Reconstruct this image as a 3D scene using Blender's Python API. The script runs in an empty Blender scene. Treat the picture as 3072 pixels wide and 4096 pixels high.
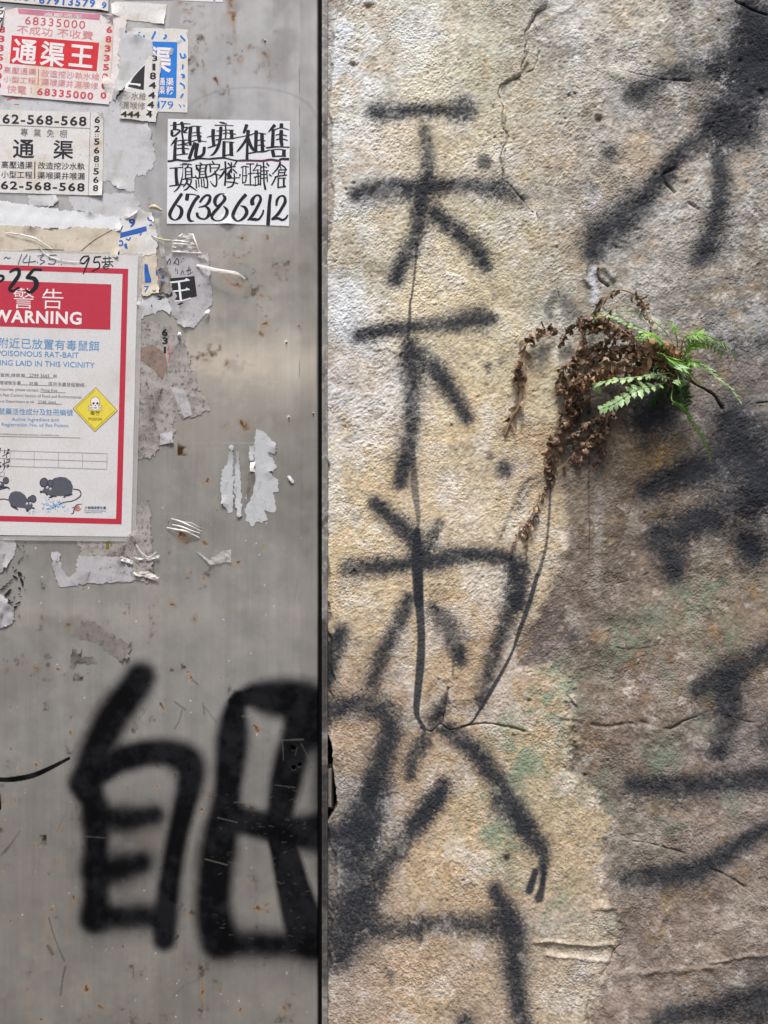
import bpy, math, random
import numpy as np
from mathutils.geometry import delaunay_2d_cdt
from mathutils import Vector

scene = bpy.context.scene
COL = scene.collection
R = math.radians

# ---------------------------------------------------------------- camera, sky, sun
S = 0.00026            # metres per photo pixel on the plane of the door
ZC = 1.45              # height of the picture centre above the pavement
DIST = 1.30
cam = bpy.data.cameras.new("camera")
cam.sensor_fit = 'VERTICAL'
cam.sensor_height = 24.0
cam.lens = 24.0 * DIST / (4096 * S)
cam.clip_start, cam.clip_end = 0.02, 500
camo = bpy.data.objects.new("camera", cam)
COL.objects.link(camo)
camo.location = (0, -DIST, ZC)
camo.rotation_euler = (R(90), 0, 0)
scene.camera = camo

SUN_EL, SUN_AZ = 64.0, 184.0          # azimuth clockwise from +Y: high in front of the wall
world = bpy.data.worlds.new("World")
scene.world = world
world.use_nodes = True
wn = world.node_tree
sky = wn.nodes.new('ShaderNodeTexSky')
sky.sky_type = 'NISHITA'
sky.sun_disc = False
sky.sun_elevation = R(SUN_EL)
sky.sun_rotation = R(SUN_AZ)
sky.air_density = 0.7
sky.dust_density = 5.0
sky.ozone_density = 0.6
bg = wn.nodes['Background']
bg.inputs['Strength'].default_value = 0.14
wn.links.new(sky.outputs[0], bg.inputs['Color'])

sl = bpy.data.lights.new("sun", 'SUN')
sl.energy = 4.0
sl.angle = R(16)
sl.color = (1.0, 0.99, 0.98)
so = bpy.data.objects.new("sun", sl)
COL.objects.link(so)
sd = Vector((math.sin(R(SUN_AZ)) * math.cos(R(SUN_EL)), math.cos(R(SUN_AZ)) * math.cos(R(SUN_EL)), math.sin(R(SUN_EL))))
so.rotation_euler = (-sd).to_track_quat('-Z', 'Y').to_euler()
so.location = sd * 8

scene.view_settings.view_transform = 'Standard'
scene.view_settings.look = 'None'
scene.view_settings.gamma = 1.0
scene.view_settings.exposure = 0.0
scene.cycles.max_bounces = 6

# ---------------------------------------------------------------- helpers
def lin(c):
    c = np.asarray(c, float) / 255.0
    return np.where(c <= 0.04045, c / 12.92, ((c + 0.055) / 1.055) ** 2.4)

def P(px, py, mm=0.0):
    return ((px - 1536) * S, -mm * 0.001, ZC + (2048 - py) * S)

def crop(x0, y0, w, out=1659.0):
    f = w / out
    return lambda x, y: (x0 + x * f, y0 + y * f)

def tag(o, label=None, cat=None, group=None, kind=None):
    if label: o['label'] = label
    if cat: o['category'] = cat
    if group: o['group'] = group
    if kind: o['kind'] = kind
    return o

def mk(name, verts, faces, mat, parent=None, smooth=False, colors=None, origin=None):
    v = np.asarray(verts, float)
    if parent is not None:
        org = np.array(parent['_o'])
    elif origin is not None:
        org = np.array(origin, float)
    else:
        org = v.mean(axis=0)
    me = bpy.data.meshes.new(name)
    me.from_pydata((v - org).tolist(), [], [list(f) for f in faces])
    me.materials.append(mat)
    if smooth:
        me.polygons.foreach_set('use_smooth', [True] * len(me.polygons))
    if colors is not None:
        a = me.attributes.new('tint', 'FLOAT_COLOR', 'POINT')
        c = np.ones((len(v), 4), np.float32); c[:, :3] = colors
        a.data.foreach_set('color', c.ravel())
    me.update()
    o = bpy.data.objects.new(name, me)
    COL.objects.link(o)
    if parent is not None:
        o.parent = parent
    else:
        o.location = org
    o['_o'] = [float(t) for t in org]
    return o

def bw(x, n):                                    # cubic B-spline weights (len(x) by n lattice points)
    i = np.floor(x).astype(int); f = x - i
    W = np.zeros((len(x), n))
    w = [(1 - f) ** 3 / 6, (3 * f ** 3 - 6 * f ** 2 + 4) / 6, (-3 * f ** 3 + 3 * f ** 2 + 3 * f + 1) / 6, f ** 3 / 6]
    r = np.arange(len(x))
    for k in range(4):
        W[r, np.clip(i + k, 0, n - 1)] += w[k]
    return W

def noise(us, vs, wl, seed, wlv=None):           # smooth noise on a grid of columns us and rows vs, about unit deviation
    wlv = wlv or wl
    a = (us - us[0]) / wl; b = (vs - vs[0]) / wlv
    nu, nv = int(a[-1]) + 5, int(b[-1]) + 5
    L = np.random.default_rng(seed).standard_normal((nv, nu))
    return (bw(b, nv) @ L @ bw(a, nu).T) * 2.1

def fbm(us, vs, wl, octv, seed, gain=0.55, wlv=None):
    t = 0; amp = 1; tot = 0
    for k in range(octv):
        t = t + amp * noise(us, vs, wl / 2 ** k, seed + 17 * k, (wlv or wl) / 2 ** k); tot += amp * amp; amp *= gain
    return t / math.sqrt(tot)

def gnoise(X, Y, seed):                          # smooth noise at free coordinates (in cells)
    L = np.random.default_rng(seed).standard_normal((256, 256))
    xi = np.floor(X).astype(np.int32); yi = np.floor(Y).astype(np.int32); fx = X - xi; fy = Y - yi
    fx = fx * fx * (3 - 2 * fx); fy = fy * fy * (3 - 2 * fy)
    x0, x1, y0, y1 = xi & 255, (xi + 1) & 255, yi & 255, (yi + 1) & 255
    return ((L[y0, x0] * (1 - fx) + L[y0, x1] * fx) * (1 - fy) + (L[y1, x0] * (1 - fx) + L[y1, x1] * fx) * fy) * 1.5

def sstep(a, b, x):
    t = np.clip((x - a) / (b - a), 0, 1)
    return t * t * (3 - 2 * t)

def catmull(pts, n=6):
    p = np.asarray(pts, float)
    if len(p) < 3: return np.array([p[0] + (p[-1] - p[0]) * t for t in np.linspace(0, 1, n)]) if len(p) == 2 else p
    q = np.vstack([2 * p[0] - p[1], p, 2 * p[-1] - p[-2]])
    out = []
    for i in range(1, len(q) - 2):
        for t in np.linspace(0, 1, n, endpoint=False):
            a, b, c, d = q[i - 1], q[i], q[i + 1], q[i + 2]
            out.append(0.5 * (2 * b + (c - a) * t + (2 * a - 5 * b + 4 * c - d) * t * t + (3 * b - a - 3 * c + d) * t ** 3))
    out.append(p[-1])
    return np.array(out)

def stroke_field(U, V, us, vs, pts, soft):       # alpha of one sprayed or brushed stroke; pts = (x, y, radius)
    p = catmull(pts, 5) if len(pts) > 1 else np.array([pts[0], pts[0]], float)
    rad = p[:, 2].max() * (1 + 3.2 * soft) + 6
    i0, i1 = np.searchsorted(us, [p[:, 0].min() - rad, p[:, 0].max() + rad])
    j0, j1 = np.searchsorted(vs, [p[:, 1].min() - rad, p[:, 1].max() + rad])
    if i1 <= i0 or j1 <= j0: return None
    u, v = U[j0:j1, i0:i1], V[j0:j1, i0:i1]
    best = np.full(u.shape, 9.0)
    for a, b in zip(p[:-1], p[1:]):
        d = b[:2] - a[:2]; L2 = max(d @ d, 1e-9)
        t = np.clip(((u - a[0]) * d[0] + (v - a[1]) * d[1]) / L2, 0, 1)
        q = np.hypot(u - a[0] - t * d[0], v - a[1] - t * d[1]) / np.maximum(a[2] + (b[2] - a[2]) * t, 0.5)
        np.minimum(best, q, out=best)
    al = 1 - sstep(1 - soft, 1 + soft * 1.5, best) if soft < .5 else 0.84 * np.exp(-(best * (1.0 - 0.12 * soft)) ** 2.6) + 0.16 * np.exp(-(best * 0.58) ** 2.2)
    return (slice(j0, j1), slice(i0, i1)), al

wear = None
def over(C, a, ink):                             # paint of coverage a laid over colours C, mixed by eye rather than by light
    a = a[..., None]; return ((1 - a) * np.clip(C, 0, 1) ** (1 / 2.2) + a * np.asarray(ink) ** (1 / 2.2)) ** 2.2

def paint(U, V, us, vs, strokes, target, T=None, grain=None):
    for pts, soft, dens in strokes:
        if T:
            f = T(1, 0)[0] - T(0, 0)[0]
            pts = [T(x, y) + (r * f,) for x, y, r in pts]
        r = stroke_field(U, V, us, vs, pts, soft)
        if r is None: continue
        sl_, al = r
        al = al * dens
        if grain is not None and soft >= .45:
            al = np.clip(al * wear[sl_] + al * (1 - al) * 1.7 * grain[sl_], 0, 1)
        target[sl_] = 1 - (1 - target[sl_]) * (1 - al)

def poly_sdf(U, V, poly):                        # signed distance to a polygon, negative inside
    poly = np.asarray(poly, float)
    ins = np.zeros(U.shape, bool); best = np.full(U.shape, 1e9)
    for a, b in zip(poly, np.roll(poly, -1, 0)):
        d = b - a; L2 = max(d @ d, 1e-9)
        t = np.clip(((U - a[0]) * d[0] + (V - a[1]) * d[1]) / L2, 0, 1)
        np.minimum(best, np.hypot(U - a[0] - t * d[0], V - a[1] - t * d[1]), out=best)
        c = (a[1] > V) != (b[1] > V)
        ins ^= c & (U < (b[0] - a[0]) * (V - a[1]) / (b[1] - a[1] + 1e-12) + a[0])
    return np.where(ins, -best, best)

def line_dist(U, V, pts):
    best = np.full(U.shape, 1e9)
    for a, b in zip(pts[:-1], pts[1:]):
        a = np.array(a[:2], float); d = np.array(b[:2], float) - a; L2 = max(d @ d, 1e-9)
        t = np.clip(((U - a[0]) * d[0] + (V - a[1]) * d[1]) / L2, 0, 1)
        np.minimum(best, np.hypot(U - a[0] - t * d[0], V - a[1] - t * d[1]), out=best)
    return best

def control_colors(pts, U, V, wx, wy, sigma, u0, u1, v0, v1):   # colours spread from scattered samples, warped by noise
    gu = np.arange(u0, u1 + 40, 40.0); gv = np.arange(v0, v1 + 40, 40.0)
    GU, GV = np.meshgrid(gu, gv)
    acc = np.zeros(GU.shape + (3,)); wsum = np.zeros(GU.shape)
    for x, y, c in pts:
        w = np.exp(-((GU - x) ** 2 + (GV - y) ** 2) / (2 * sigma ** 2)) + 1e-7 / (1 + ((GU - x) ** 2 + (GV - y) ** 2) / 1e5)
        acc += w[..., None] * lin(c); wsum += w
    acc /= wsum[..., None]
    x = np.clip((U + wx - u0) / 40, 0, len(gu) - 1.001); y = np.clip((V + wy - v0) / 40, 0, len(gv) - 1.001)
    xi = x.astype(int); yi = y.astype(int); fx = (x - xi)[..., None]; fy = (y - yi)[..., None]
    return (acc[yi, xi] * (1 - fx) + acc[yi, xi + 1] * fx) * (1 - fy) + (acc[yi + 1, xi] * (1 - fx) + acc[yi + 1, xi + 1] * fx) * fy

def grid_object(name, us, vs, H, color, extra, mat):    # height map H in mm towards the street
    U, V = np.meshgrid(us, vs)
    nv, nu = U.shape
    co = np.empty((nv, nu, 3), np.float32)
    ox, oz = (us[0] + us[-1]) / 2, vs[-1]
    org = np.array(P(ox, oz))
    co[..., 0] = (U - 1536) * S - org[0]; co[..., 1] = -H * 0.001 - org[1]; co[..., 2] = ZC + (2048 - V) * S - org[2]
    idx = np.arange(nv * nu, dtype=np.int32).reshape(nv, nu)
    q = np.stack([idx[1:, :-1], idx[1:, 1:], idx[:-1, 1:], idx[:-1, :-1]], -1).reshape(-1, 4)
    me = bpy.data.meshes.new(name)
    me.vertices.add(nv * nu); me.vertices.foreach_set('co', co.ravel())
    me.loops.add(q.size); me.loops.foreach_set('vertex_index', q.ravel())
    me.polygons.add(len(q)); me.polygons.foreach_set('loop_start', np.arange(0, q.size, 4, dtype=np.int32))
    me.polygons.foreach_set('use_smooth', np.ones(len(q), bool))
    a = me.attributes.new('tint', 'FLOAT_COLOR', 'POINT')
    c = np.ones((nv * nu, 4), np.float32); c[:, :3] = color.reshape(-1, 3)
    a.data.foreach_set('color', c.ravel())
    for k, arr in extra.items():
        b = me.attributes.new(k, 'FLOAT', 'POINT'); b.data.foreach_set('value', arr.astype(np.float32).ravel())
    me.update(calc_edges=True)
    me.materials.append(mat)
    o = bpy.data.objects.new(name, me); COL.objects.link(o); o.location = org
    o['_o'] = [float(t) for t in org]
    return o

# ---------------------------------------------------------------- materials
def new_mat(name):
    m = bpy.data.materials.new(name); m.use_nodes = True
    return m, m.node_tree, m.node_tree.nodes['Principled BSDF']

def nd(nt, typ, **kw):
    n = nt.nodes.new(typ)
    for k, v in kw.items(): setattr(n, k, v)
    return n

def noise_node(nt, scale, detail=4, rough=0.6, vec=None, stretch=None):
    tc = nd(nt, 'ShaderNodeTexCoord'); out = tc.outputs['Object']
    if stretch:
        mp = nd(nt, 'ShaderNodeMapping'); mp.inputs['Scale'].default_value = stretch
        nt.links.new(out, mp.inputs['Vector']); out = mp.outputs[0]
    n = nd(nt, 'ShaderNodeTexNoise'); n.inputs['Scale'].default_value = scale
    n.inputs['Detail'].default_value = detail; n.inputs['Roughness'].default_value = rough
    nt.links.new(out, n.inputs['Vector'])
    return n.outputs['Fac']

def ramp(nt, fac, a, b, ca=0.0, cb=1.0):
    r = nd(nt, 'ShaderNodeMapRange'); r.inputs[1].default_value = a; r.inputs[2].default_value = b
    r.inputs[3].default_value = ca; r.inputs[4].default_value = cb
    nt.links.new(fac, r.inputs[0]); return r.outputs[0]

def mixc(nt, fac, a, b, mode='MIX'):
    m = nd(nt, 'ShaderNodeMix', data_type='RGBA', blend_type=mode)
    for sock, val in ((m.inputs[0], fac), (m.inputs[6], a), (m.inputs[7], b)):
        if hasattr(val, 'links'): nt.links.new(val, sock)
        elif isinstance(val, (int, float)): sock.default_value = val
        else: sock.default_value = tuple(val) + (1,)
    return m.outputs[2]

def bump(nt, b, height, strength, dist, prev=None):
    n = nd(nt, 'ShaderNodeBump'); n.inputs['Strength'].default_value = strength; n.inputs['Distance'].default_value = dist
    nt.links.new(height, n.inputs['Height'])
    if prev is not None: nt.links.new(prev, n.inputs['Normal'])
    nt.links.new(n.outputs[0], b.inputs['Normal'])
    return n.outputs[0]

def plain(name, c, rough=0.55, spec=0.4, var=0.08, scale=120):
    m, nt, b = new_mat(name)
    c = np.array(lin(c))
    f = noise_node(nt, scale, 5)
    nt.links.new(mixc(nt, ramp(nt, f, 0.3, 0.7), c * (1 - var), np.minimum(c * (1 + var), 1)), b.inputs['Base Color'])
    b.inputs['Roughness'].default_value = rough
    b.inputs['Specular IOR Level'].default_value = spec
    return m

def paper_mat(name, c, stain=(150, 130, 100), amount=0.25, scale=28, spots=0.0, spot=(60, 52, 45), rough=0.6, crinkle=0.3, seed=0.0, fleck=160):
    m, nt, b = new_mat(name)
    c = lin(c)
    f = noise_node(nt, scale, 6, 0.65)
    g = noise_node(nt, 380, 3, 0.7)
    col = mixc(nt, ramp(nt, g, 0.3, 0.7), c * 0.90, np.minimum(c * 1.05, 1))
    col = mixc(nt, ramp(nt, f, 0.5, 0.72, 0, amount), col, lin(stain))
    if spots:
        h = noise_node(nt, fleck, 8, 0.75)
        col = mixc(nt, ramp(nt, h, 0.60 - spots * 0.15, 0.72 - spots * 0.12, 0, 0.9), col, lin(spot))
    nt.links.new(col, b.inputs['Base Color'])
    b.inputs['Roughness'].default_value = rough
    b.inputs['Specular IOR Level'].default_value = 0.3
    if crinkle: bump(nt, b, noise_node(nt, 90, 6, 0.6), crinkle, 0.0006)
    return m

M = {}
M['black_ink'] = plain('black_ink', (30, 31, 38), 0.5)
M['marker'] = plain('marker', (20, 22, 30), 0.42, 0.4, 0.3, 400)
M['purple_ink'] = plain('purple_ink', (82, 30, 62), 0.5)
M['grey_ink'] = plain('grey_ink', (105, 108, 112), 0.6)
M['faint_ink'] = plain('faint_ink', (140, 142, 142), 0.6, var=0.15)
M['red_ink'] = plain('red_ink', (205, 38, 48), 0.5, var=0.12, scale=60)
M['rose_ink'] = plain('rose_ink', (200, 70, 84), 0.55)
M['pale_red_ink'] = plain('pale_red_ink', (215, 128, 132), 0.6, var=0.15)
M['pink_ink'] = plain('pink_ink', (200, 125, 145), 0.6, var=0.2, scale=60)
M['crimson'] = plain('crimson_print', (184, 52, 70), 0.3, 0.5, 0.06, 300)
M['blue_ink'] = plain('blue_ink', (40, 96, 176), 0.5)
M['panel_blue'] = plain('panel_blue', (20, 118, 205), 0.5, var=0.1)
M['sky_ink'] = plain('sky_ink', (76, 142, 192), 0.5)
M['navy_ink'] = plain('navy_ink', (58, 78, 115), 0.5)
M['orange_ink'] = plain('orange_ink', (205, 105, 80), 0.5)
M['yellow_print'] = plain('yellow_print', (222, 204, 74), 0.4, 0.5, 0.06, 200)
M['olive_ink'] = plain('olive_ink', (120, 105, 25), 0.5)
M['white_ink'] = plain('white_ink', (232, 224, 224), 0.5)
M['rat_grey'] = plain('rat_grey', (84, 86, 96), 0.5, var=0.1, scale=200)
M['rat_dark'] = plain('rat_dark', (52, 53, 62), 0.5)
M['clean_paper'] = paper_mat('clean_paper', (222, 224, 226), amount=0.05, crinkle=0.15)
M['poster_paper'] = paper_mat('poster_paper', (212, 210, 209), (182, 176, 166), 0.45, 18, rough=0.28, crinkle=0.22)
M['sticker_paper'] = paper_mat('sticker_paper', (217, 215, 212), (190, 172, 138), 0.7, 30, spots=0.06, spot=(150, 142, 128), crinkle=0.6)
M['pink_paper'] = paper_mat('pink_paper', (226, 219, 218), (198, 172, 124), 0.75, 26, spots=0.06, spot=(160, 138, 110), crinkle=0.7)
M['residue'] = paper_mat('residue_paper', (196, 197, 198), (160, 158, 152), 0.7, 50, spots=0.12, spot=(140, 138, 134), rough=0.8, crinkle=0.5)
M['white_residue'] = paper_mat('white_residue', (186, 188, 190), (158, 160, 162), 0.7, 200, spots=0.15, spot=(135, 136, 138), rough=0.85, crinkle=0.8)
M['beige_paper'] = paper_mat('beige_paper', (204, 194, 176), (172, 156, 130), 0.7, 40, spots=0.1, spot=(120, 105, 85), crinkle=0.6)
M['dirty_paper'] = paper_mat('dirty_paper', (164, 158, 153), (92, 84, 77), 0.98, 30, spots=0.6, spot=(48, 42, 38), rough=0.85, crinkle=0.9)
M['brown_paper'] = paper_mat('brown_paper', (140, 122, 112), (92, 82, 72), 0.9, 60, spots=0.4, spot=(55, 48, 42), rough=0.85, crinkle=0.8)
M['grey_scrap'] = paper_mat('grey_scrap', (178, 176, 178), (128, 124, 124), 0.9, 50, spots=0.3, spot=(70, 66, 64), rough=0.8, crinkle=0.8)
M['rust_scrap'] = paper_mat('glue_stain', (124, 119, 115), (108, 103, 99), 0.8, 150, spots=0.6, spot=(92, 86, 82), rough=0.7, crinkle=0.4)
M['bright_white'] = plain('bright_white', (245, 245, 243), 0.35, 0.6, 0.03)
m, nt, b = new_mat('clear_film')
b.inputs['Base Color'].default_value = (0.74, 0.73, 0.70, 1)
b.inputs['Roughness'].default_value = 0.18
b.inputs['Transmission Weight'].default_value = 0.45
b.inputs['IOR'].default_value = 1.3
b.inputs['Alpha'].default_value = 0.72
bump(nt, b, noise_node(nt, 160, 5, 0.6), 0.6, 0.0012)
M['film'] = m
# ---------------------------------------------------------------- pavement
m, nt, b = new_mat('asphalt')
nt.links.new(mixc(nt, ramp(nt, noise_node(nt, 3, 8, 0.7), 0.35, 0.65), lin((66, 65, 64)), lin((84, 82, 80))), b.inputs['Base Color'])
b.inputs['Roughness'].default_value = 0.9
bump(nt, b, noise_node(nt, 60, 6, 0.7), 0.4, 0.004)
g = mk('road', [(-60, -60, 0), (60, -60, 0), (60, 0.3, 0), (-60, 0.3, 0)], [(0, 1, 2, 3)], m)
tag(g, kind='structure')

# ---------------------------------------------------------------- unseen far side of the alley, added only for the steel to reflect
def wbox(x0, x1, y0, y1, z0, z1):
    v = [(x, y, z) for z in (z0, z1) for x, y in ((x0, y0), (x1, y0), (x1, y1), (x0, y1))]
    return v, [(3, 2, 1, 0), (4, 5, 6, 7), (0, 1, 5, 4), (1, 2, 6, 5), (2, 3, 7, 6), (3, 0, 4, 7)]
v, f = wbox(-9, 9, -9.0, -6.0, 0, 3.0)
fac = paper_mat('facade_render', (244, 238, 226), (230, 220, 204), 0.5, 2.0, rough=0.9)
bld = mk('opposite_building', v, f, fac)  # unseen block, put in and sized for what the steel mirrors
tag(bld, 'unseen low rendered building across the alley, added for the steel door to mirror', 'building')
v, f = wbox(-9.1, 9.1, -9.1, -5.9, 3.0, 3.1)
mk('parapet', v, f, fac, bld)
v, f = wbox(-7, 7, -3.9, -3.72, 1.015, 1.045)
rl = plain('streak_bar_paint', (228, 214, 196), 0.6)
streak_bar = mk('streak_reflector', v, f, rl)  # added bar out of view, placed to reflect as a thin streak
tag(streak_bar, 'unseen pale bar added across the alley, to mirror as the thin warm streak low in the steel door', 'streak_reflector')
for k in range(8):
    v, f = wbox(-6.5 + k * 1.85, -6.44 + k * 1.85, -3.84, -3.78, 0, 1.012); mk('post', v, f, rl, streak_bar)
AX0, AX1 = -2.4, 3.2
v = []
for i in range(29):
    x = AX0 + (AX1 - AX0) * i / 28
    v += [(x, -5.99, 2.52), (x, -4.7, 2.104 + 0.012 * math.sin(i * 1.1)), (x, -4.69, 1.98 + 0.02 * (i % 2)), (x, -4.7, 2.09 + 0.012 * math.sin(i * 1.1))]
f = []
for i in range(28):
    a = 4 * i; f += [(a, a + 1, a + 5, a + 4), (a + 1, a + 2, a + 6, a + 5)]
band_refl = mk('band_reflector', v, f, plain('reflector_cream', (232, 214, 188), 0.8))  # added sheet out of view, sloped to reflect as the warm band
tag(band_refl, 'unseen cream sheet added across the alley, to mirror as the pale warm band in the steel door', 'band_reflector')

# ---------------------------------------------------------------- plaster wall
K_WALL = 1.0
def axis(lo, hi, step, lo2, hi2, n):
    a = np.arange(lo, hi + step, step)
    l = lo - (lo - lo2) * (np.linspace(0, 1, n)[1:] ** 2)[::-1] if lo2 < lo else np.array([])
    h = a[-1] + (hi2 - a[-1]) * np.linspace(0, 1, n)[1:] ** 2 if hi2 > hi else np.array([])
    return np.concatenate([l, a, h])

us = axis(1291, 3190, 2.7, 1291, 9000, 90)
vs = axis(-120, 4216, 2.7, -3000, 7626, 90)
U, V = np.meshgrid(us, vs)
W1, W4, W5, W6 = crop(1250, 0, 900), crop(1250, 1200, 900), crop(1250, 2300, 1000), crop(1250, 3100, 1000)
R2, R3, R7, R8 = crop(2100, 0, 972), crop(1950, 1100, 1122), crop(2072, 2200, 1000), crop(2072, 3096, 1000)

def pts(T, seq): return [T(x, y) for x, y in seq]

big = fbm(us, vs, 620, 3, 11)
med = fbm(us, vs, 130, 4, 23)
mid = fbm(us, vs, 46, 3, 29)
def slanted(a, la, lb, seed):                     # grain drawn out along a slant, as the float left it
    c_, s_ = math.cos(R(a)), math.sin(R(a))
    return gnoise((U * c_ + V * s_) / la, (-U * s_ + V * c_) / lb, seed)
lean = sstep(2300, 2900, V + 120 * fbm(us, vs, 300, 2, 33))
grain = (slanted(-38, 11, 5.6, 31) * (1 - lean) + slanted(62, 11, 5.6, 32) * lean) * 0.8 + noise(us, vs, 6.5, 37) * 0.5 + noise(us, vs, 13, 38) * 0.35
fine = noise(us, vs, 6.0, 41)
wx = fbm(us, vs, 150, 4, 51) * 26; wy = fbm(us, vs, 150, 4, 61) * 26

# where the smooth render has come away and the brown backing shows
stone_poly = [(2255, 1530), (2330, 1490), (2450, 1500), (2560, 1480), (2760, 1380), (2900, 1420), (3080, 1390), (3600, 1350), (9500, 1300), (9500, 9000), (2150, 9000), (2260, 4400)] + \
    [(2337, 4096), (2391, 3940), (2428, 3849), (2494, 3759), (2464, 3638), (2421, 3554), (2391, 3367), (2446, 3295), (2434, 3216), (2271, 3096),
     (2290, 3080), (2295, 2893), (2270, 2742), (2180, 2670), (2072, 2634), (2072, 2560), (2132, 2460), (2222, 2200), (2245, 2000), (2235, 1850), (2262, 1700)]
sd_ = poly_sdf(U + wx * 0.5, V + wy * 0.5, stone_poly) + mid * 6
stone = 1 - sstep(-34, 24, sd_ + 14 * fbm(us, vs, 26, 3, 95, 0.8) * sstep(2500, 2750, V))

# height in mm
smooth_zone = sstep(2350, 2500, V) * (1 - stone)                     # trowel-streaked lower render
streak = fbm(us, vs, 10, 2, 71, wlv=70)
H = -1.2 + big * (1.0 + 3.0 * sstep(2050, 2700, U)) + med * (0.26 + 0.7 * sstep(2100, 2500, U)) + mid * (0.12 + 0.22 * sstep(2100, 2500, U))
g_amp = 0.15 + 0.04 * sstep(2000, 1200, V) * (1 - stone) + 0.10 * stone * sstep(2600, 1900, V) - 0.08 * stone
g_amp = g_amp * (0.75 + 0.35 * np.clip(med, -1, 1.4))
gg = np.where(grain > 0, grain ** 0.9 if False else np.sign(grain) * np.abs(grain) ** 0.85, grain * 0.9)
H = H + gg * np.maximum(g_amp, 0.12) + fine * 0.10 + streak * 0.16 * smooth_zone
H = H - 1.3 * stone * sstep(2500, 2200, U) - 0.7 * stone
def near(p, m_):
    i0, i1 = np.searchsorted(us, [p[:, 0].min() - m_, p[:, 0].max() + m_]); j0, j1 = np.searchsorted(vs, [p[:, 1].min() - m_, p[:, 1].max() + m_])
    return (slice(j0, j1), slice(i0, i1)) if i1 > i0 and j1 > j0 else None
# edge lip of the render and swollen folds
def ridge(seq, T, h, w, jitter=10):
    global H
    p = catmull(pts(T, seq) if T else seq, 5)
    s_ = near(p, 4 * w + 2 * jitter + 10)
    if s_:
        d = line_dist(U[s_] + wx[s_] * jitter / 26, V[s_] + wy[s_] * jitter / 26, p)
        H[s_] += h * np.exp(-(d / w) ** 2)
crack = np.zeros(U.shape)
n_break = fbm(us, vs, 70, 3, 91, 0.7)
def crackline(seq, T, depth, w, ink=0.85, jitter=8, solid=False):
    global H, crack
    p = catmull(pts(T, seq) if T else seq, 4)
    s_ = near(p, 8 * w + 4 * jitter + 10)
    if not s_: return
    d = line_dist(U[s_] + mid[s_] * jitter * 0.5 + wx[s_] * jitter / 40, V[s_] + wy[s_] * jitter / 40 + mid[s_] * 2, p)
    ww = w * 0.8 * (1 + 0.5 * np.clip(med[s_], -1.2, 1.2))
    br = 1 if w > 6.5 or solid else np.clip(0.45 + 0.6 * n_break[s_], 0.06, 1)
    H[s_] -= depth * br * np.exp(-(d / ww) ** 2)
    crack[s_] = np.maximum(crack[s_], ink * br * np.exp(-(d / (ww * 0.8)) ** 2))
# upper crack with the thicker coat on its left
c1 = [(1660, 90), (1610, 180), (1605, 330), (1615, 470), (1560, 550), (1470, 620), (1425, 660), (1425, 730), (1455, 860), (1440, 960), (1450, 1080), (1420, 1280), (1520, 1420), (1640, 1560)]
c1p = pts(W1, c1)
left_poly = [(1200, -3000), (2215, -3000)] + [(2215, -60), (2190, 20)] + c1p + [(2180, 950), (2200, 1060), (2245, 1200), (2150, 1300), (1200, 1300)]
sl = poly_sdf(U + wx * 0.3, V + wy * 0.3, left_poly)
H = H + 3.2 * (1 - sstep(-10, 6, sl)) * sstep(1250, 850, V)
crackline([(2190, 30)] + c1p, None, 2.4, 4.2, 0.5, 16, True)
crackline([(2150, 850), (2172, 960), (2200, 1070), (2240, 1190)], None, 2.0, 3.5, 0.6)
crackline([(2110, 300), (2160, 270), (2170, 160), (2130, 60), (2200, 30), (2290, 10)], None, 2.0, 3.5, 0.45)
ridge([(2300, 20), (2230, 60), (2140, 110)], None, 1.2, 18)
crackline([(640, 470), (760, 490), (950, 540), (1150, 555)], R2, 2.2, 4, 0.5)
ridge([(600, 490), (720, 520), (850, 545)], R2, 1.2, 20)
crackline([(1030, 1140), (970, 1180), (970, 1250), (1020, 1310)], R2, 3.0, 7, 0.5)
crackline([(1130, 1390), (1190, 1430)], R2, 2.5, 6, 0.4)
crackline([(1620, 1340), (1590, 1440)], R2, 2.5, 6, 0.4)
crackline([(1450, 10), (1560, 60), (1659, 100)], R2, 3, 7, 0.6)
ridge([(420, 1800), (410, 1870), (440, 1920)], R2, 3, 12)
ridge([(500, 1850), (560, 1830), (610, 1900)], R2, 3, 12)
crackline([(510, 1840), (520, 1900), (570, 1950)], R2, 4, 9, 0.7)
# the joints between the big stones on the right
H = H + 5.0 * stone * sstep(2250, 1900, V) * sstep(0, 40, -poly_sdf(U + wx * .3, V + wy * .3, [(2895, 1660), (2960, 1632), (3100, 1600), (9000, 1500), (9000, 2500), (2900, 2350), (2830, 2050), (2850, 1800)]))
crackline([(1100, 560), (1220, 640), (1330, 700), (1390, 790)], R3, 7, 7, 0.9, 5)
crackline([(1390, 795), (1500, 775), (1659, 745), (1900, 700)], R3, 4, 4.2, 0.6, 5)
crackline([(640, 515), (720, 500), (780, 520)], R3, 7, 11, 0.6)
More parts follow.
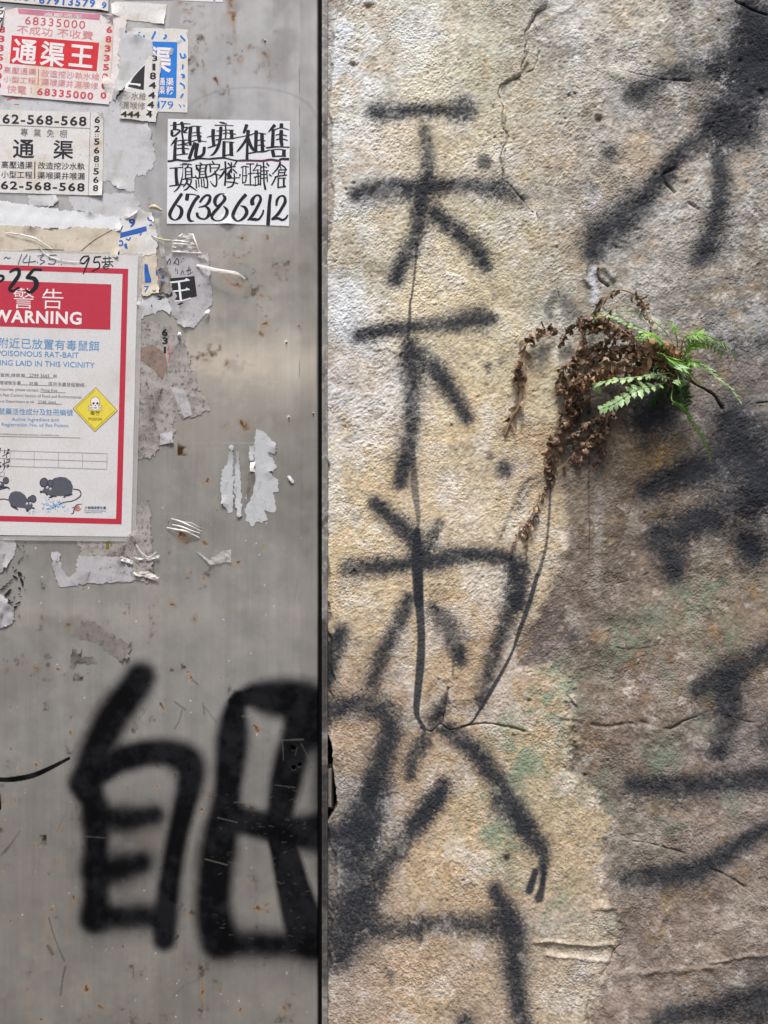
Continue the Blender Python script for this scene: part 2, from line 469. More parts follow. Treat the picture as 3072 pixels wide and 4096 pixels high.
# lower wall lines
crackline([(720, 990), (760, 1045), (800, 1045), (850, 1000), (900, 1030), (960, 1030), (1150, 985), (1290, 1005), (1410, 1040)], W5, 2.0, 5, 0.7, 4, True)
crackline([(905, 750), (890, 850), (865, 990)], W5, 2.2, 5, 0.6, 3, True)
ridge([(1010, 520), (1040, 320), (1060, 180)], W5, 0.9, 12); ridge([(990, 470), (1090, 500), (1190, 520)], W5, 0.8, 12)
ridge([(900, 830), (1000, 820), (1090, 780)], W5, 1.0, 16); ridge([(740, 770), (820, 680), (930, 640)], W5, 0.9, 14)
ridge([(840, 960), (800, 1040), (730, 1000)], W5, -1.5, 16); ridge([(860, 850), (810, 950)], W5, 2.0, 22)
crackline([(1620, 480), (1500, 560), (1410, 640), (1340, 560)], W5, 1.0, 4, 0.25)
crackline([(190, 1165), (300, 1130), (460, 1150), (620, 1170), (780, 1140), (900, 1165), (1020, 1180), (1180, 1110)], R7, 2.2, 6, 0.5)
crackline([(1370, 1100), (1480, 1135), (1659, 1160)], R7, 1.6, 4, 0.4)
crackline([(600, 640), (750, 675), (900, 640), (1070, 610)], R7, 0.8, 5, 0.3)
crackline([(700, 930), (800, 1010)], R7, 1.5, 4, 0.35); crackline([(340, 980), (400, 1060)], R7, 1.5, 4, 0.4)
crackline([(375, 1180), (385, 1320), (360, 1480)], R7, 2.5, 7, 0.45)
crackline([(620, 210), (760, 200), (880, 160)], R7, 1.3, 4, 0.3)
crackline([(760, 440), (900, 460), (1050, 510), (1200, 580), (1290, 640), (1420, 710), (1530, 780), (1620, 860), (1700, 850)], R8, 2.2, 5, 0.5)
crackline([(690, 1140), (620, 1230), (540, 1370), (470, 1480), (440, 1640)], R8, 2.0, 6, 0.45)
ridge([(110, 1118), (300, 1128), (500, 1135), (640, 1140)], R8, 1.5, 8, 6); ridge([(180, 1212), (400, 1228), (600, 1240)], R8, 1.3, 8, 6)
ridge([(190, 1175), (420, 1180), (640, 1190)], R8, -1.6, 22, 8)
ridge([(1250, 1265), (1450, 1270), (1659, 1262)], R8, 1.2, 9, 16); ridge([(700, 1310), (1000, 1290), (1300, 1310)], R8, 1.4, 14, 14)
ridge([(520, 870), (680, 900), (700, 1100)], R8, 1.6, 16, 10)
crackline([(1700, 850), (1655, 860)], R8, 2, 5, 0.4)
# pits
rg = np.random.default_rng(5)
pit = np.zeros(U.shape)
pits = [R2(895, 1185) + (11, 4), R2(510, 810) + (14, 4), W1(410, 50) + (16, 3), W1(300, 480) + (13, 3), R2(1480, 400) + (10, 3), R2(1620, 620) + (11, 3),
        R8(447, 12) + (6, 2), W6(1000, 700) + (6, 2), W6(1290, 550) + (14, 1), R2(1110, 1240) + (9, 2)]
for k in range(150):
    pits.append((rg.uniform(1380, 3150), rg.uniform(-60, 4150), rg.uniform(3, 7.5), rg.uniform(0.6, 1.8)))
for x, y, r_, d_ in pits:
    i0, i1 = np.searchsorted(us, [x - 4 * r_, x + 4 * r_]); j0, j1 = np.searchsorted(vs, [y - 4 * r_, y + 4 * r_])
    if i1 <= i0 or j1 <= j0: continue
    s_ = (slice(j0, j1), slice(i0, i1))
    f_ = np.exp(-((np.hypot(U[s_] - x, (V[s_] - y) * rg.uniform(.8, 1.3)) + mid[s_] * r_ * 0.3) / r_) ** 2)
    H[s_] -= d_ * f_; pit[s_] = np.maximum(pit[s_], f_ * 0.75)

# the ragged plaster edge beside the door frame and the hole at the hinge
edge = 1336 + 9 * noise(us[:1], vs, 70, 81)[:, :1] + 5 * noise(us[:1], vs, 25, 82)[:, :1]
edge = edge - 22 * sstep(900, 1100, V[:, :1]) * (1 - sstep(2500, 2600, V[:, :1]) * 0.4)
old = 1 - sstep(-7, 7, U - edge)
H = H - 3.0 * old
hole_poly = [(1290, 2925), (1309, 2946), (1326, 2972), (1334, 3020), (1332, 3060), (1338, 3110), (1342, 3180), (1340, 3235), (1322, 3262), (1310, 3290), (1290, 3300)]
hole = 1 - sstep(-4, 3, poly_sdf(U + mid * 4, V + mid * 4, hole_poly))
H = H - 30 * hole
H = np.where(U > 3400, H * np.exp(-(U - 3400) / 4000), H)
H = np.where((V < -200) | (V > 4300), np.minimum(H, 1.0), H)

# colours
render_pts = [(1400,100,(192,197,202)),(1600,80,(206,201,182)),(1800,60,(192,186,166)),(2000,80,(180,178,155)),(1450,350,(196,193,182)),(1700,350,(216,206,176)),(1950,350,(188,182,152)),(2080,250,(160,155,130)),
 (2250,150,(168,162,150)),(2500,120,(206,196,162)),(2650,130,(202,187,156)),(2900,150,(128,127,125)),(2400,300,(196,196,192)),(2600,330,(155,150,145)),(2250,450,(192,187,168)),(2450,520,(172,158,142)),
 (2700,650,(188,168,138)),(3000,650,(166,160,152)),(2250,700,(192,177,157)),(2100,850,(152,147,122)),(2300,850,(172,157,138)),(2600,900,(178,172,166)),(2950,1000,(152,142,127)),(1400,700,(192,194,192)),
 (1600,650,(206,191,167)),(1850,600,(202,187,152)),(1450,950,(206,196,166)),(1700,1000,(206,191,156)),(1950,900,(177,167,132)),(2050,1150,(206,191,152)),(1400,1250,(192,192,192)),(1700,1250,(212,192,152)),
 (2000,1400,(206,191,152)),(2250,1180,(172,167,142)),(2350,1250,(167,162,142)),(2500,1250,(154,148,134)),(2750,1250,(150,141,132)),(2950,1300,(114,111,108)),(1400,1550,(192,192,197)),(1600,1550,(206,196,182)),
 (1850,1700,(206,182,132)),(2050,1750,(187,162,127)),(2150,1500,(182,172,137)),(1400,1900,(202,182,142)),(1650,1900,(197,168,123)),(1850,2000,(206,196,182)),(2000,2050,(197,172,122)),(1400,2200,(202,177,132)),
 (1700,2250,(206,182,142)),(1950,2250,(202,182,147)),(2130,2200,(187,168,142)),(1400,2500,(202,182,147)),(1700,2500,(192,162,122)),(1950,2600,(182,152,117)),(1400,2800,(182,152,122)),(1800,2900,(177,147,112)),
 (2100,2750,(182,152,117)),(2200,2950,(187,162,122)),(1700,3200,(192,162,127)),(1950,3250,(197,167,122)),(2250,3250,(192,167,127)),(1800,3500,(197,167,127)),(2200,3500,(192,162,127)),(1400,3300,(152,142,132)),
 (1400,3900,(168,148,132)),(1650,3900,(192,162,127)),(1900,3950,(182,157,132)),(2200,3900,(192,167,132)),(2300,3800,(172,162,147))]
stone_pts = [(2400,1650,(116,109,97)),(2300,1800,(112,100,87)),(2600,1900,(152,122,78)),(2450,2000,(127,114,100)),(2350,2150,(122,107,92)),(2650,2100,(142,122,102)),(2800,1700,(127,114,107)),(2700,1500,(137,124,114)),
 (2950,1500,(112,107,102)),(3000,1800,(92,91,93)),(2800,2000,(132,127,122)),(3000,2000,(96,94,94)),(2350,2400,(122,107,94)),(2550,2350,(127,112,100)),(2800,2350,(152,127,112)),(3000,2350,(157,142,122)),
 (2200,2550,(117,104,100)),(2450,2600,(132,112,97)),(2700,2550,(137,117,94)),(2950,2550,(132,114,97)),(2350,2800,(127,110,92)),(2550,2800,(142,122,107)),(2850,2850,(118,104,96)),(2350,3000,(137,114,94)),
 (2600,3000,(132,114,102)),(3000,3000,(127,117,114)),(2450,3250,(122,114,102)),(2600,3300,(132,122,107)),(2850,3280,(152,130,120)),(3000,3250,(157,142,132)),(2600,3600,(152,132,120)),(2850,3600,(147,127,114)),
 (3000,3600,(127,117,107)),(2600,3800,(152,134,122)),(2900,3800,(152,134,117)),(2450,4000,(142,122,110)),(2750,4000,(157,142,130)),(2950,4050,(112,102,97))]
Ca = control_colors(render_pts, U, V, wx * 1.6, wy * 1.6, 130, 1200, 3400, -200, 4300)
Cb = control_colors(stone_pts, U, V, wx * 1.6, wy * 1.6, 130, 1200, 3400, -200, 4300)
def grey(c, k):
    m_ = c.mean(-1, keepdims=True); return c + (m_ * np.array([1.03, 1.0, 0.95]) - c) * k
far = sstep(2050, 2350, U + wx) * sstep(1600, 1300, V)
Ca = grey(Ca, (0.22 + 0.28 * far)[..., None]) * (1 - 0.20 * far)[..., None]
Cb = grey(Cb, 0.12)
C = Ca * (1 - stone[..., None]) + Cb * stone[..., None]
def tint(mask, rgb, k=1.0):
    global C
    a = (np.clip(mask, 0, 1) * k)[..., None]
    C = C * (1 - a) + lin(rgb) * a
n1 = fbm(us, vs, 90, 5, 101, 0.7); n2 = fbm(us, vs, 60, 5, 111, 0.75); n3 = fbm(us, vs, 120, 5, 121, 0.65); n4 = fbm(us, vs, 34, 4, 131, 0.8)
upper = sstep(2700, 1700, V)
tint(sstep(0.1, 1.8, n1) * (1 - stone), (212, 212, 212), 0.34)           # old whitewash left in patches
tint(sstep(0.5, 1.7, n2) * (1 - stone), (192, 160, 112), 0.22)                 # ochre
tint(sstep(0.8, 1.9, n3) * (1 - stone) * upper, (156, 154, 140), 0.35)        # grey-green weathering
tint(sstep(0.7, 1.8, -n1) * (1 - stone), (168, 142, 108), 0.3)
tint(sstep(0.7, 1.9, n2) * stone, (170, 160, 150), 0.35)
tint(sstep(0.4, 1.6, n3) * stone, (88, 78, 72), 0.45)
tint(sstep(0.6, 1.6, n1) * stone, (176, 164, 154), 0.4)
tint(sstep(0.6, 1.5, fbm(us, vs, 28, 3, 161, 0.8)) * stone, (84, 74, 66), 0.35)
tint(sstep(1.0, 2.0, -n2) * stone, (160, 130, 82), 0.35)
tint(sstep(0.5, 1.6, n3 + .4 * n4) * far, (104, 101, 97), 0.65)
tint(sstep(0.6, 1.8, n4 - .3 * n1) * (1 - stone), (150, 138, 120), 0.3)
tint(sstep(0.4, 1.8, -grain - 0.15) , (120, 106, 90), 0.34)                      # dirt lodged between the grains
tint(sstep(0.4, 1.6, grain) * (1 - stone * 0.5), (226, 220, 208), 0.22)
tint(sstep(1.1, 2.0, n4) , (110, 100, 88), 0.26)
tint(sstep(1.2, 2.2, -n4) , (214, 208, 198), 0.35)
tint(np.exp(-((U - 2140) / 90) ** 2 - ((V - 1800) / 230) ** 2) * (0.7 + 0.3 * n2) * (1 - stone), (150, 118, 84), 0.6)   # rust wash below the fern
tint(np.exp(-((U - 2650) / 70) ** 2 - ((V - 1800) / 110) ** 2) * (0.7 + 0.4 * n2), (176, 136, 66), 0.75)
tint(sstep(30, 0, np.abs(U - 2390 + wx * 0.3)) * sstep(1750, 1850, V) * sstep(2550, 2350, V), (166, 160, 154), 0.35)   # pale run
tint(sstep(22, 4, np.abs(U - 2375 + wx * .2)) * sstep(1020, 1080, V) * sstep(1260, 1160, V), (190, 192, 204), 0.7)
for T, x, y, r_, k in ((R7, 640, 640, 90, .6), (R7, 1110, 400, 70, .6), (R7, 880, 520, 60, .5), (R7, 1370, 650, 70, .6), (R7, 250, 1000, 110, .65), (R7, 1000, 1380, 65, .7), (R7, 1250, 1100, 80, .6),
        (R7, 30, 1330, 100, .75), (R7, 1250, 280, 100, .55), (R7, 700, 730, 60, .5), (R7, 1000, 900, 60, .5), (R8, 280, 780, 100, .6), (R8, 1000, 240, 60, .6), (R8, 1390, 180, 50, .7), (R8, 1400, 380, 50, .6),
        (W6, 1250, 330, 110, .75), (W6, 1340, 520, 80, .7), (W5, 1320, 1200, 120, .8), (W5, 1600, 830, 90, .6), (R8, 640, 960, 60, .4), (R8, 560, 150, 70, .4), (R7, 1640, 250, 40, .6), (R7, 300, 1480, 80, .45)):
    x, y = T(x, y); r_ = r_ * 1.05
    tint(np.exp(-(((U + wx * .7 - x) / r_) ** 2 + ((V + wy * .7 - y) / (r_ * 1.25)) ** 2)) * np.clip(0.55 + 0.4 * n2 + 0.35 * n4, 0, 1.1), (124, 144, 122), k * 0.85)
tint(sstep(1560, 1330, U + wx) * sstep(-1.0, 0.6, n1) * sstep(2300, 1500, V), (198, 201, 205), 0.5)
tint(sstep(1900, 1500, U + wx) * sstep(500, 60, V) * sstep(-1.2, 0.6, n1), (207, 209, 211), 0.65)
tint(old * (0.75 + 0.25 * n2), (134, 124, 116), 0.85)
tint(crack, (58, 52, 46), 0.85)
tint(pit, (112, 88, 66), 0.8)
tint(hole, (24, 22, 20), 0.95)  # hole interior near black, its deep shade put into the colour
C = C * ((1.27 - 0.12 * sstep(2200, 2700, V)) * (1 - stone) + 1.06 * stone)[..., None] * np.array([0.975, 1.0, 1.01]) * (1 + 0.07 * np.clip(fbm(us, vs, 22, 3, 141, 0.8), -2, 2) + 0.05 * np.clip(noise(us, vs, 7, 151), -2, 2))[..., None] * K_WALL  # lower render darkened to stand in for light falling off downward

# sprayed writing: two columns of characters and their runs
G = np.zeros(U.shape)
gr = np.clip(grain * 0.45 + fine * 0.5 + 0.6 * np.random.default_rng(77).standard_normal(U.shape), -2, 2) * 0.4
wear = np.clip(1 - 0.30 * sstep(0.2, 1.5, n1 + 0.5 * n4) - 0.16 * sstep(0.7, 1.8, -grain), 0, 1)
sp = lambda seq, s=0.55, d=0.86: ([(x, y, r_ * (1.0 if s < .45 else 1.14)) for x, y, r_ in seq], s if s < .45 else min(s * 1.2, .9), min(d * (1.0 if s < .45 else 1.07), .93))
paint(U, V, us, vs, [
    sp([(470, 835, 55), (600, 825, 50), (900, 815, 42), (1020, 815, 55), (1110, 810, 75)], .6, .82), sp([(1110, 815, 62)], .6, .6), sp([(500, 830, 50)], .6, .4),
    sp([(825, 960, 38), (850, 1150, 45), (845, 1300, 45)], .6, .62), sp([(840, 1330, 45), (805, 1450, 60), (790, 1580, 60), (775, 1720, 48), (690, 1890, 55), (610, 2060, 48)], .6, .84),
    sp([(330, 1440, 48), (460, 1415, 66), (830, 1390, 58), (1150, 1370, 50), (1380, 1380, 62)], .55, .86), sp([(1350, 1400, 70), (1560, 1470, 40)], .8, .5),
    sp([(900, 1580, 58), (1050, 1700, 55), (1200, 1840, 60), (1270, 1960, 48)], .6, .84),
    sp([(770, 1800, 10), (755, 2000, 8), (728, 2212, 7)], .4, .6), sp([(1265, 1200, 52)], .35, .62)], G, W1, gr)
paint(U, V, us, vs, [
    sp([(340, 262, 46), (560, 222, 50), (800, 190, 42), (1000, 180, 50), (1210, 140, 72), (1320, 135, 40)], .6, .84),
    sp([(720, 0, 7), (715, 150, 11), (705, 290, 10)], .4, .65),
    sp([(715, 340, 56), (720, 500, 74), (745, 650, 58), (730, 850, 54), (712, 1050, 60), (680, 1200, 62), (650, 1350, 45)], .55, .86),
    sp([(790, 420, 60), (950, 570, 64), (1060, 740, 54), (1140, 870, 42)], .6, .84), sp([(1420, 1250, 55)], .6, .8), sp([(1310, 1160, 26)], .8, .5),
    sp([(745, 1050, 11), (745, 1200, 17), (755, 1400, 25), (780, 1600, 15), (775, 1700, 10)], .3, .5), sp([(770, 1700, 22), (770, 1900, 38), (782, 2240, 32)], .22, .93),
    sp([(460, 1500, 42), (600, 1620, 58), (720, 1740, 64), (800, 1850, 66)], .55, .86), sp([(935, 1640, 26), (860, 1800, 45)], .7, .7),
    sp([(270, 1990, 62), (450, 1970, 60), (700, 1950, 46), (880, 1930, 70), (1100, 1880, 52), (1350, 1890, 54), (1490, 1960, 62), (1510, 2230, 60)], .55, .87),
    sp([(1680, 1285, 12), (1570, 1350, 14), (1480, 1520, 12), (1380, 1760, 9)], .6, .42), sp([(1680, 1330, 12), (1600, 1400, 12), (1500, 1560, 10)], .6, .35), sp([(1290, 480, 22), (1300, 520, 18)], .7, .45), sp([(1285, 620, 14)], .7, .4), sp([(1400, 450, 24)], .8, .35)], G, W4, gr)
paint(U, V, us, vs, [
    sp([(1370, -30, 60), (1340, 150, 60), (1290, 300, 50), (1230, 450, 44), (1170, 650, 40), (1110, 850, 34)], .6, .8),
    sp([(702, -20, 28), (710, 200, 27), (722, 400, 24), (715, 600, 26), (690, 880, 20), (705, 960, 12), (745, 1035, 9)], .2, .84), sp([(640, 150, 36), (560, 350, 48), (470, 530, 50), (400, 720, 46)], .7, .76),
    sp([(800, 230, 42), (890, 330, 62), (950, 450, 58), (985, 570, 34)], .55, .88), sp([(190, 380, 48), (130, 520, 60), (90, 720, 46)], .55, .88),
    sp([(100, 900, 66), (300, 870, 68), (470, 900, 78), (520, 1010, 78), (480, 1180, 74), (420, 1350, 74), (360, 1500, 70), (300, 1640, 80)], .5, .9),
    sp([(885, 800, 14), (850, 880, 42), (800, 1000, 52)], .5, .82), sp([(740, 1100, 48), (660, 1250, 44), (640, 1340, 30)], .7, .7),
    sp([(900, 1030, 46), (1080, 1180, 58), (1220, 1360, 58), (1340, 1540, 54), (1420, 1659, 54)], .6, .84), sp([(870, 1380, 36), (800, 1500, 58), (700, 1640, 58)], .6, .84),
    sp([(1490, 0, 13), (1440, 180, 14), (1370, 380, 13), (1330, 500, 8), (1260, 640, 11), (1150, 830, 12), (1105, 905, 8), (1050, 985, 7), (950, 1030, 6)], .3, .82), sp([(940, 560, 10), (930, 660, 7)], .5, .4)], G, W5, gr)
paint(U, V, us, vs, [
    sp([(430, 100, 78), (380, 220, 80), (350, 350, 95), (280, 440, 105), (130, 410, 80)], .55, .88), sp([(330, 420, 100), (300, 650, 88), (260, 850, 100), (240, 1050, 105), (200, 1200, 75)], .7, .84),
    sp([(880, 80, 40), (780, 220, 54), (650, 370, 54), (560, 520, 50), (470, 640, 56), (400, 780, 66), (330, 950, 76)], .65, .8),
    sp([(400, 1020, 76), (600, 1030, 52), (850, 990, 58), (1150, 1000, 70), (1300, 1000, 76)], .65, .74), sp([(1210, 760, 42), (1280, 900, 62), (1330, 1050, 78), (1340, 1250, 70), (1360, 1450, 58), (1390, 1690, 58)], .6, .84),
    sp([(1250, 200, 56), (1380, 330, 58), (1470, 430, 62), (1530, 530, 40), (1530, 720, 16)], .6, .82), sp([(1480, 640, 18), (1440, 770, 23)], .4, .9), sp([(1535, 600, 10), (1530, 720, 14), (1505, 820, 28)], .4, .85),
    sp([(1290, 550, 18)], .4, .8), sp([(1010, 1650, 50)], .5, .85), sp([(640, 950, 14), (640, 1080, 10)], .5, .6), sp([(715, 950, 24), (715, 1100, 14)], .5, .65), sp([(510, 1320, 22), (520, 1380, 14)], .7, .4),
    sp([(150, 900, 70), (130, 1250, 60)], .9, .5), sp([(160, 560, 60)], .9, .4)], G, W6, gr)
paint(U, V, us, vs, [
    sp([(1520, 60, 60), (1590, 250, 120), (1560, 430, 100)], .7, .86), sp([(1640, 320, 100), (1700, 500, 120)], .7, .86), sp([(1450, 400, 70), (1320, 430, 50)], .8, .55),
    sp([(770, 630, 70), (850, 590, 62)], .7, .78), sp([(900, 560, 40), (1000, 505, 50), (1150, 460, 62), (1300, 430, 55)], .7, .76),
    sp([(1680, 500, 100), (1480, 690, 120), (1300, 810, 85)], .7, .86), sp([(1420, 880, 105), (1500, 900, 95)], .65, .86), sp([(1250, 900, 62), (1050, 1060, 54), (900, 1250, 62), (720, 1450, 90), (540, 1600, 100), (470, 1720, 70)], .65, .84),
    sp([(1330, 1030, 55), (1350, 1250, 58), (1320, 1450, 70), (1270, 1650, 80), (1200, 1750, 60)], .6, .85), sp([(580, 1050, 45)], .7, .55), sp([(980, 1190, 40)], .8, .55), sp([(500, 1640, 70)], .7, .5),
    sp([(1560, 80, 100), (1600, 300, 150), (1520, 520, 130)], .8, .7), sp([(1350, 440, 70), (1500, 400, 90)], .75, .65), sp([(1500, 640, 120), (1350, 790, 90)], .75, .6)], G, R2, gr)
paint(U, V, us, vs, [
    sp([(1030, 840, 80), (960, 780, 100), (930, 850, 80)], .6, .93), sp([(980, 930, 100)], .9, .5), sp([(1450, 880, 100), (1520, 1050, 115), (1650, 1250, 110)], .7, .9), sp([(1250, 1150, 66), (1060, 1210, 70), (930, 1290, 56)], .7, .84),
    sp([(1680, 1280, 85), (1500, 1340, 66), (1300, 1430, 62), (1150, 1500, 66), (990, 1540, 55)], .65, .86), sp([(1040, 1560, 82), (1090, 1690, 76), (1100, 1770, 46)], .55, .9), sp([(1520, 1560, 68), (1570, 1640, 80)], .65, .86),
    sp([(600, 850, 6), (602, 1100, 4), (597, 1250, 6), (601, 1480, 3), (598, 1680, 5)], .6, .38), sp([(372, 1240, 4), (364, 1400, 7), (345, 1600, 7), (300, 1774, 11)], .4, .6), sp([(410, 110, 22), (360, 190, 22), (372, 240, 18)], .4, .38), sp([(450, 130, 20), (510, 230, 50)], .5, .4),
    sp([(600, 770, 14), (600, 820, 10)], .5, .7), sp([(1480, 430, 90)], .9, .55), sp([(1640, 400, 70)], .9, .35),
    sp([(1100, 1200, 70), (1250, 1150, 80), (1420, 1060, 80)], .75, .65), sp([(1150, 1500, 60), (1350, 1430, 70), (1560, 1330, 80)], .75, .7), sp([(1480, 900, 110), (1600, 1150, 120)], .8, .55)], G, R3, gr)
paint(U, V, us, vs, [
    sp([(1540, 10, 62)], .7, .8), sp([(1690, 640, 60), (1500, 770, 70), (1350, 840, 76), (1180, 930, 46)], .7, .76), sp([(1400, 850, 76), (1400, 1050, 76), (1370, 1250, 72), (1340, 1340, 56)], .55, .88), sp([(1680, 1260, 80)], .7, .8), sp([(1690, 1120, 50)], .8, .6),
    sp([(760, 1560, 46), (950, 1570, 66), (1200, 1560, 64), (1700, 1515, 64)], .55, .87), sp([(1050, 1650, 60)], .9, .4), sp([(360, 560, 40)], .9, .4)], G, R7, gr)
paint(U, V, us, vs, [
    sp([(740, 710, 56), (1000, 690, 76), (1200, 640, 72), (1400, 530, 58), (1700, 340, 50)], .6, .86), sp([(950, 1620, 56), (1300, 1570, 78), (1700, 1460, 80)], .7, .76), sp([(1600, 1600, 90)], .9, .5)], G, R8, gr)
a = None
C = over(C, G, lin((43, 46, 52)))

m, nt, b = new_mat('rough_plaster')
at = nd(nt, 'ShaderNodeAttribute', attribute_name='tint')
f1 = noise_node(nt, 900, 3, 0.7)
col = mixc(nt, 0.35, at.outputs['Color'], mixc(nt, ramp(nt, f1, 0.3, 0.7), lin((150, 142, 136)), lin((255, 255, 255))), 'MULTIPLY')
nt.links.new(col, b.inputs['Base Color'])
b.inputs['Roughness'].default_value = 0.88
b.inputs['Specular IOR Level'].default_value = 0.25
vo = nd(nt, 'ShaderNodeTexVoronoi', feature='F1'); vo.inputs['Scale'].default_value = 430; vo.inputs['Randomness'].default_value = 1.0
tcv = nd(nt, 'ShaderNodeTexCoord'); nt.links.new(tcv.outputs['Object'], vo.inputs['Vector'])
n_a = bump(nt, b, noise_node(nt, 900, 4, 0.7), 0.4, 0.0007)
bb = bump(nt, b, ramp(nt, vo.outputs['Distance'], 0.0, 0.8, 1.0, 0.0), 0.6, 0.0010, n_a)
nt.links.new(ramp(nt, noise_node(nt, 16, 5, 0.65), 0.38, 0.62, 0.15, 0.7), bb.node.inputs['Strength'])
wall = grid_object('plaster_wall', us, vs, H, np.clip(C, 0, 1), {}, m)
tag(wall, 'rough stained plaster wall sprayed with black characters, right of the metal door', 'wall')
del U, V, H, C, Ca, Cb, big, med, mid, grain, fine, n1, n2, n3, n4, G, a, wx, wy, stone, sd_, crack, pit, old, hole, streak
# ---------------------------------------------------------------- metal door
DR = 1272.0                                            # right edge of the door leaf
us = np.concatenate([-3200 + 3150 * (1 - np.linspace(1, 0, 60)[:-1] ** 2), np.arange(-50, 1250, 3.4), np.arange(1250, DR + 0.1, 2.0)])
vs = axis(-120, 4216, 3.4, -2600, 7560, 70)
U, V = np.meshgrid(us, vs)
D8 = crop(0, 2700, 1300)
b1 = fbm(us, vs, 700, 3, 201); b2 = fbm(us, vs, 150, 4, 211, 0.6); b3 = fbm(us, vs, 40, 4, 221, 0.7)
st = fbm(us, vs, 16, 4, 231, 0.75, wlv=420); st2 = fbm(us, vs, 60, 3, 241, 0.7, wlv=900)
# the sheet is not quite flat: shallow oil-canning
H = 0.12 * b1 + 0.01 * b2
edge_r = np.clip((U - (DR - 9)) / 9, 0, 1)
H = H - 3.0 * (1 - np.sqrt(np.clip(1 - edge_r ** 2, 0, 1)))
H = np.where(U >= DR - 0.01, -26, H)
base = lin((191, 188, 181)) * 1.0
C = np.ones(U.shape + (3,)) * base
C *= (1 + 0.022 * st + 0.028 * st2 + 0.065 * b2 + 0.035 * b3 + 0.03 * b1)[..., None]
C *= (1 - 0.25 * sstep(2450, 3900, V + 160 * b2))[..., None] * np.array([1.0, 0.985, 0.97]) ** sstep(2400, 3900, V)[..., None]      # steel darker and slightly warmer towards the foot of the door
paintm = np.zeros(U.shape)
def tint2(mask, rgb, k=1.0, dull=1.0):
    global C, paintm
    a = np.clip(mask, 0, 1) * k
    C = C * (1 - a[..., None]) + lin(rgb) * a[..., None]
    paintm = np.maximum(paintm, a * dull)
right = sstep(1196, 1204, U + 1.5 * st)                # strip along the edge where an old film ended
tint2(right, (140, 136, 130), 0.35, 0.4)
tint2(sstep(0.5, 1.6, b2 + 0.4 * st2) * sstep(900, 200, V), (192, 197, 200), 0.35, 0.6)      # pale wash marks up high
tint2(sstep(0.6, 1.8, -b2), (128, 122, 112), 0.35, 0.5)
tint2(sstep(0.4, 1.5, b1 * .5 + b2 * .8) * sstep(2600, 1200, V), (198, 192, 182), 0.3, 0.5)
tint2(sstep(0.7, 1.7, b3 * .6 + b2 * .7) * sstep(700, 500, np.abs(U - 500)) * sstep(2700, 2300, V), (150, 142, 130), 0.35, 0.6)
tint2(sstep(0.9, 1.8, st2 * 0.7 + b3 * 0.5) * sstep(3000, 3600, V), (150, 126, 104), 0.35, 0.5)
tint2(np.exp(-((V - (1508 + 0.055 * (U - 800))) / 2.2) ** 2) * sstep(780, 830, U) * sstep(1200, 1180, U), (190, 180, 160), 0.5, 0.6)
tint2(np.exp(-((V - 1772) / 2) ** 2) * sstep(740, 800, U) * sstep(1040, 1000, U), (196, 196, 196), 0.5, 0.6)
tint2(np.exp(-((V - 2055) / 2) ** 2) * sstep(640, 660, U) * sstep(800, 760, U), (170, 168, 150), 0.4, 0.5)
tint2(np.exp(-((np.hypot((U - 1000) / 260, (V - 470) / 120) - 1) / 0.03) ** 2) * (V < 470), (120, 118, 112), 0.3, 0.4)
tint2(np.exp(-((U - 1198) / 1.6) ** 2) * sstep(0, 1.2, b3 + st), (92, 76, 54), 0.7, 0.9)
tint2(np.exp(-((U - 1257) / 3) ** 2) * (0.5 + 0.3 * st), (200, 192, 178), 0.3, 0.4)
# rust blooms
rg = np.random.default_rng(12)
def spot(x, y, rx, ry, k, core=True, col=(150, 108, 48)):
    global C, paintm
    m_ = 3.0
    i0, i1 = np.searchsorted(us, [x - m_ * rx, x + m_ * rx]); j0, j1 = np.searchsorted(vs, [y - m_ * ry, y + m_ * ry])
    if i1 <= i0 or j1 <= j0: return
    s_ = (slice(j0, j1), slice(i0, i1))
    f = np.exp(-((U[s_] + b3[s_] * rx * .6 - x) / rx) ** 2 - ((V[s_] + b3[s_] * ry * .5 - y) / ry) ** 2)
    a = np.clip(f * k * (0.8 + 0.4 * b3[s_]), 0, 1)[..., None]
    C[s_] = C[s_] * (1 - a) + lin(col) * a
    if core:
        c2 = np.clip((f - 0.55) * 2.4 * k * (0.7 + 0.6 * b3[s_]), 0, 1)[..., None]
        C[s_] = C[s_] * (1 - c2) + lin((92, 66, 42)) * c2
    paintm[s_] = np.maximum(paintm[s_], a[..., 0])
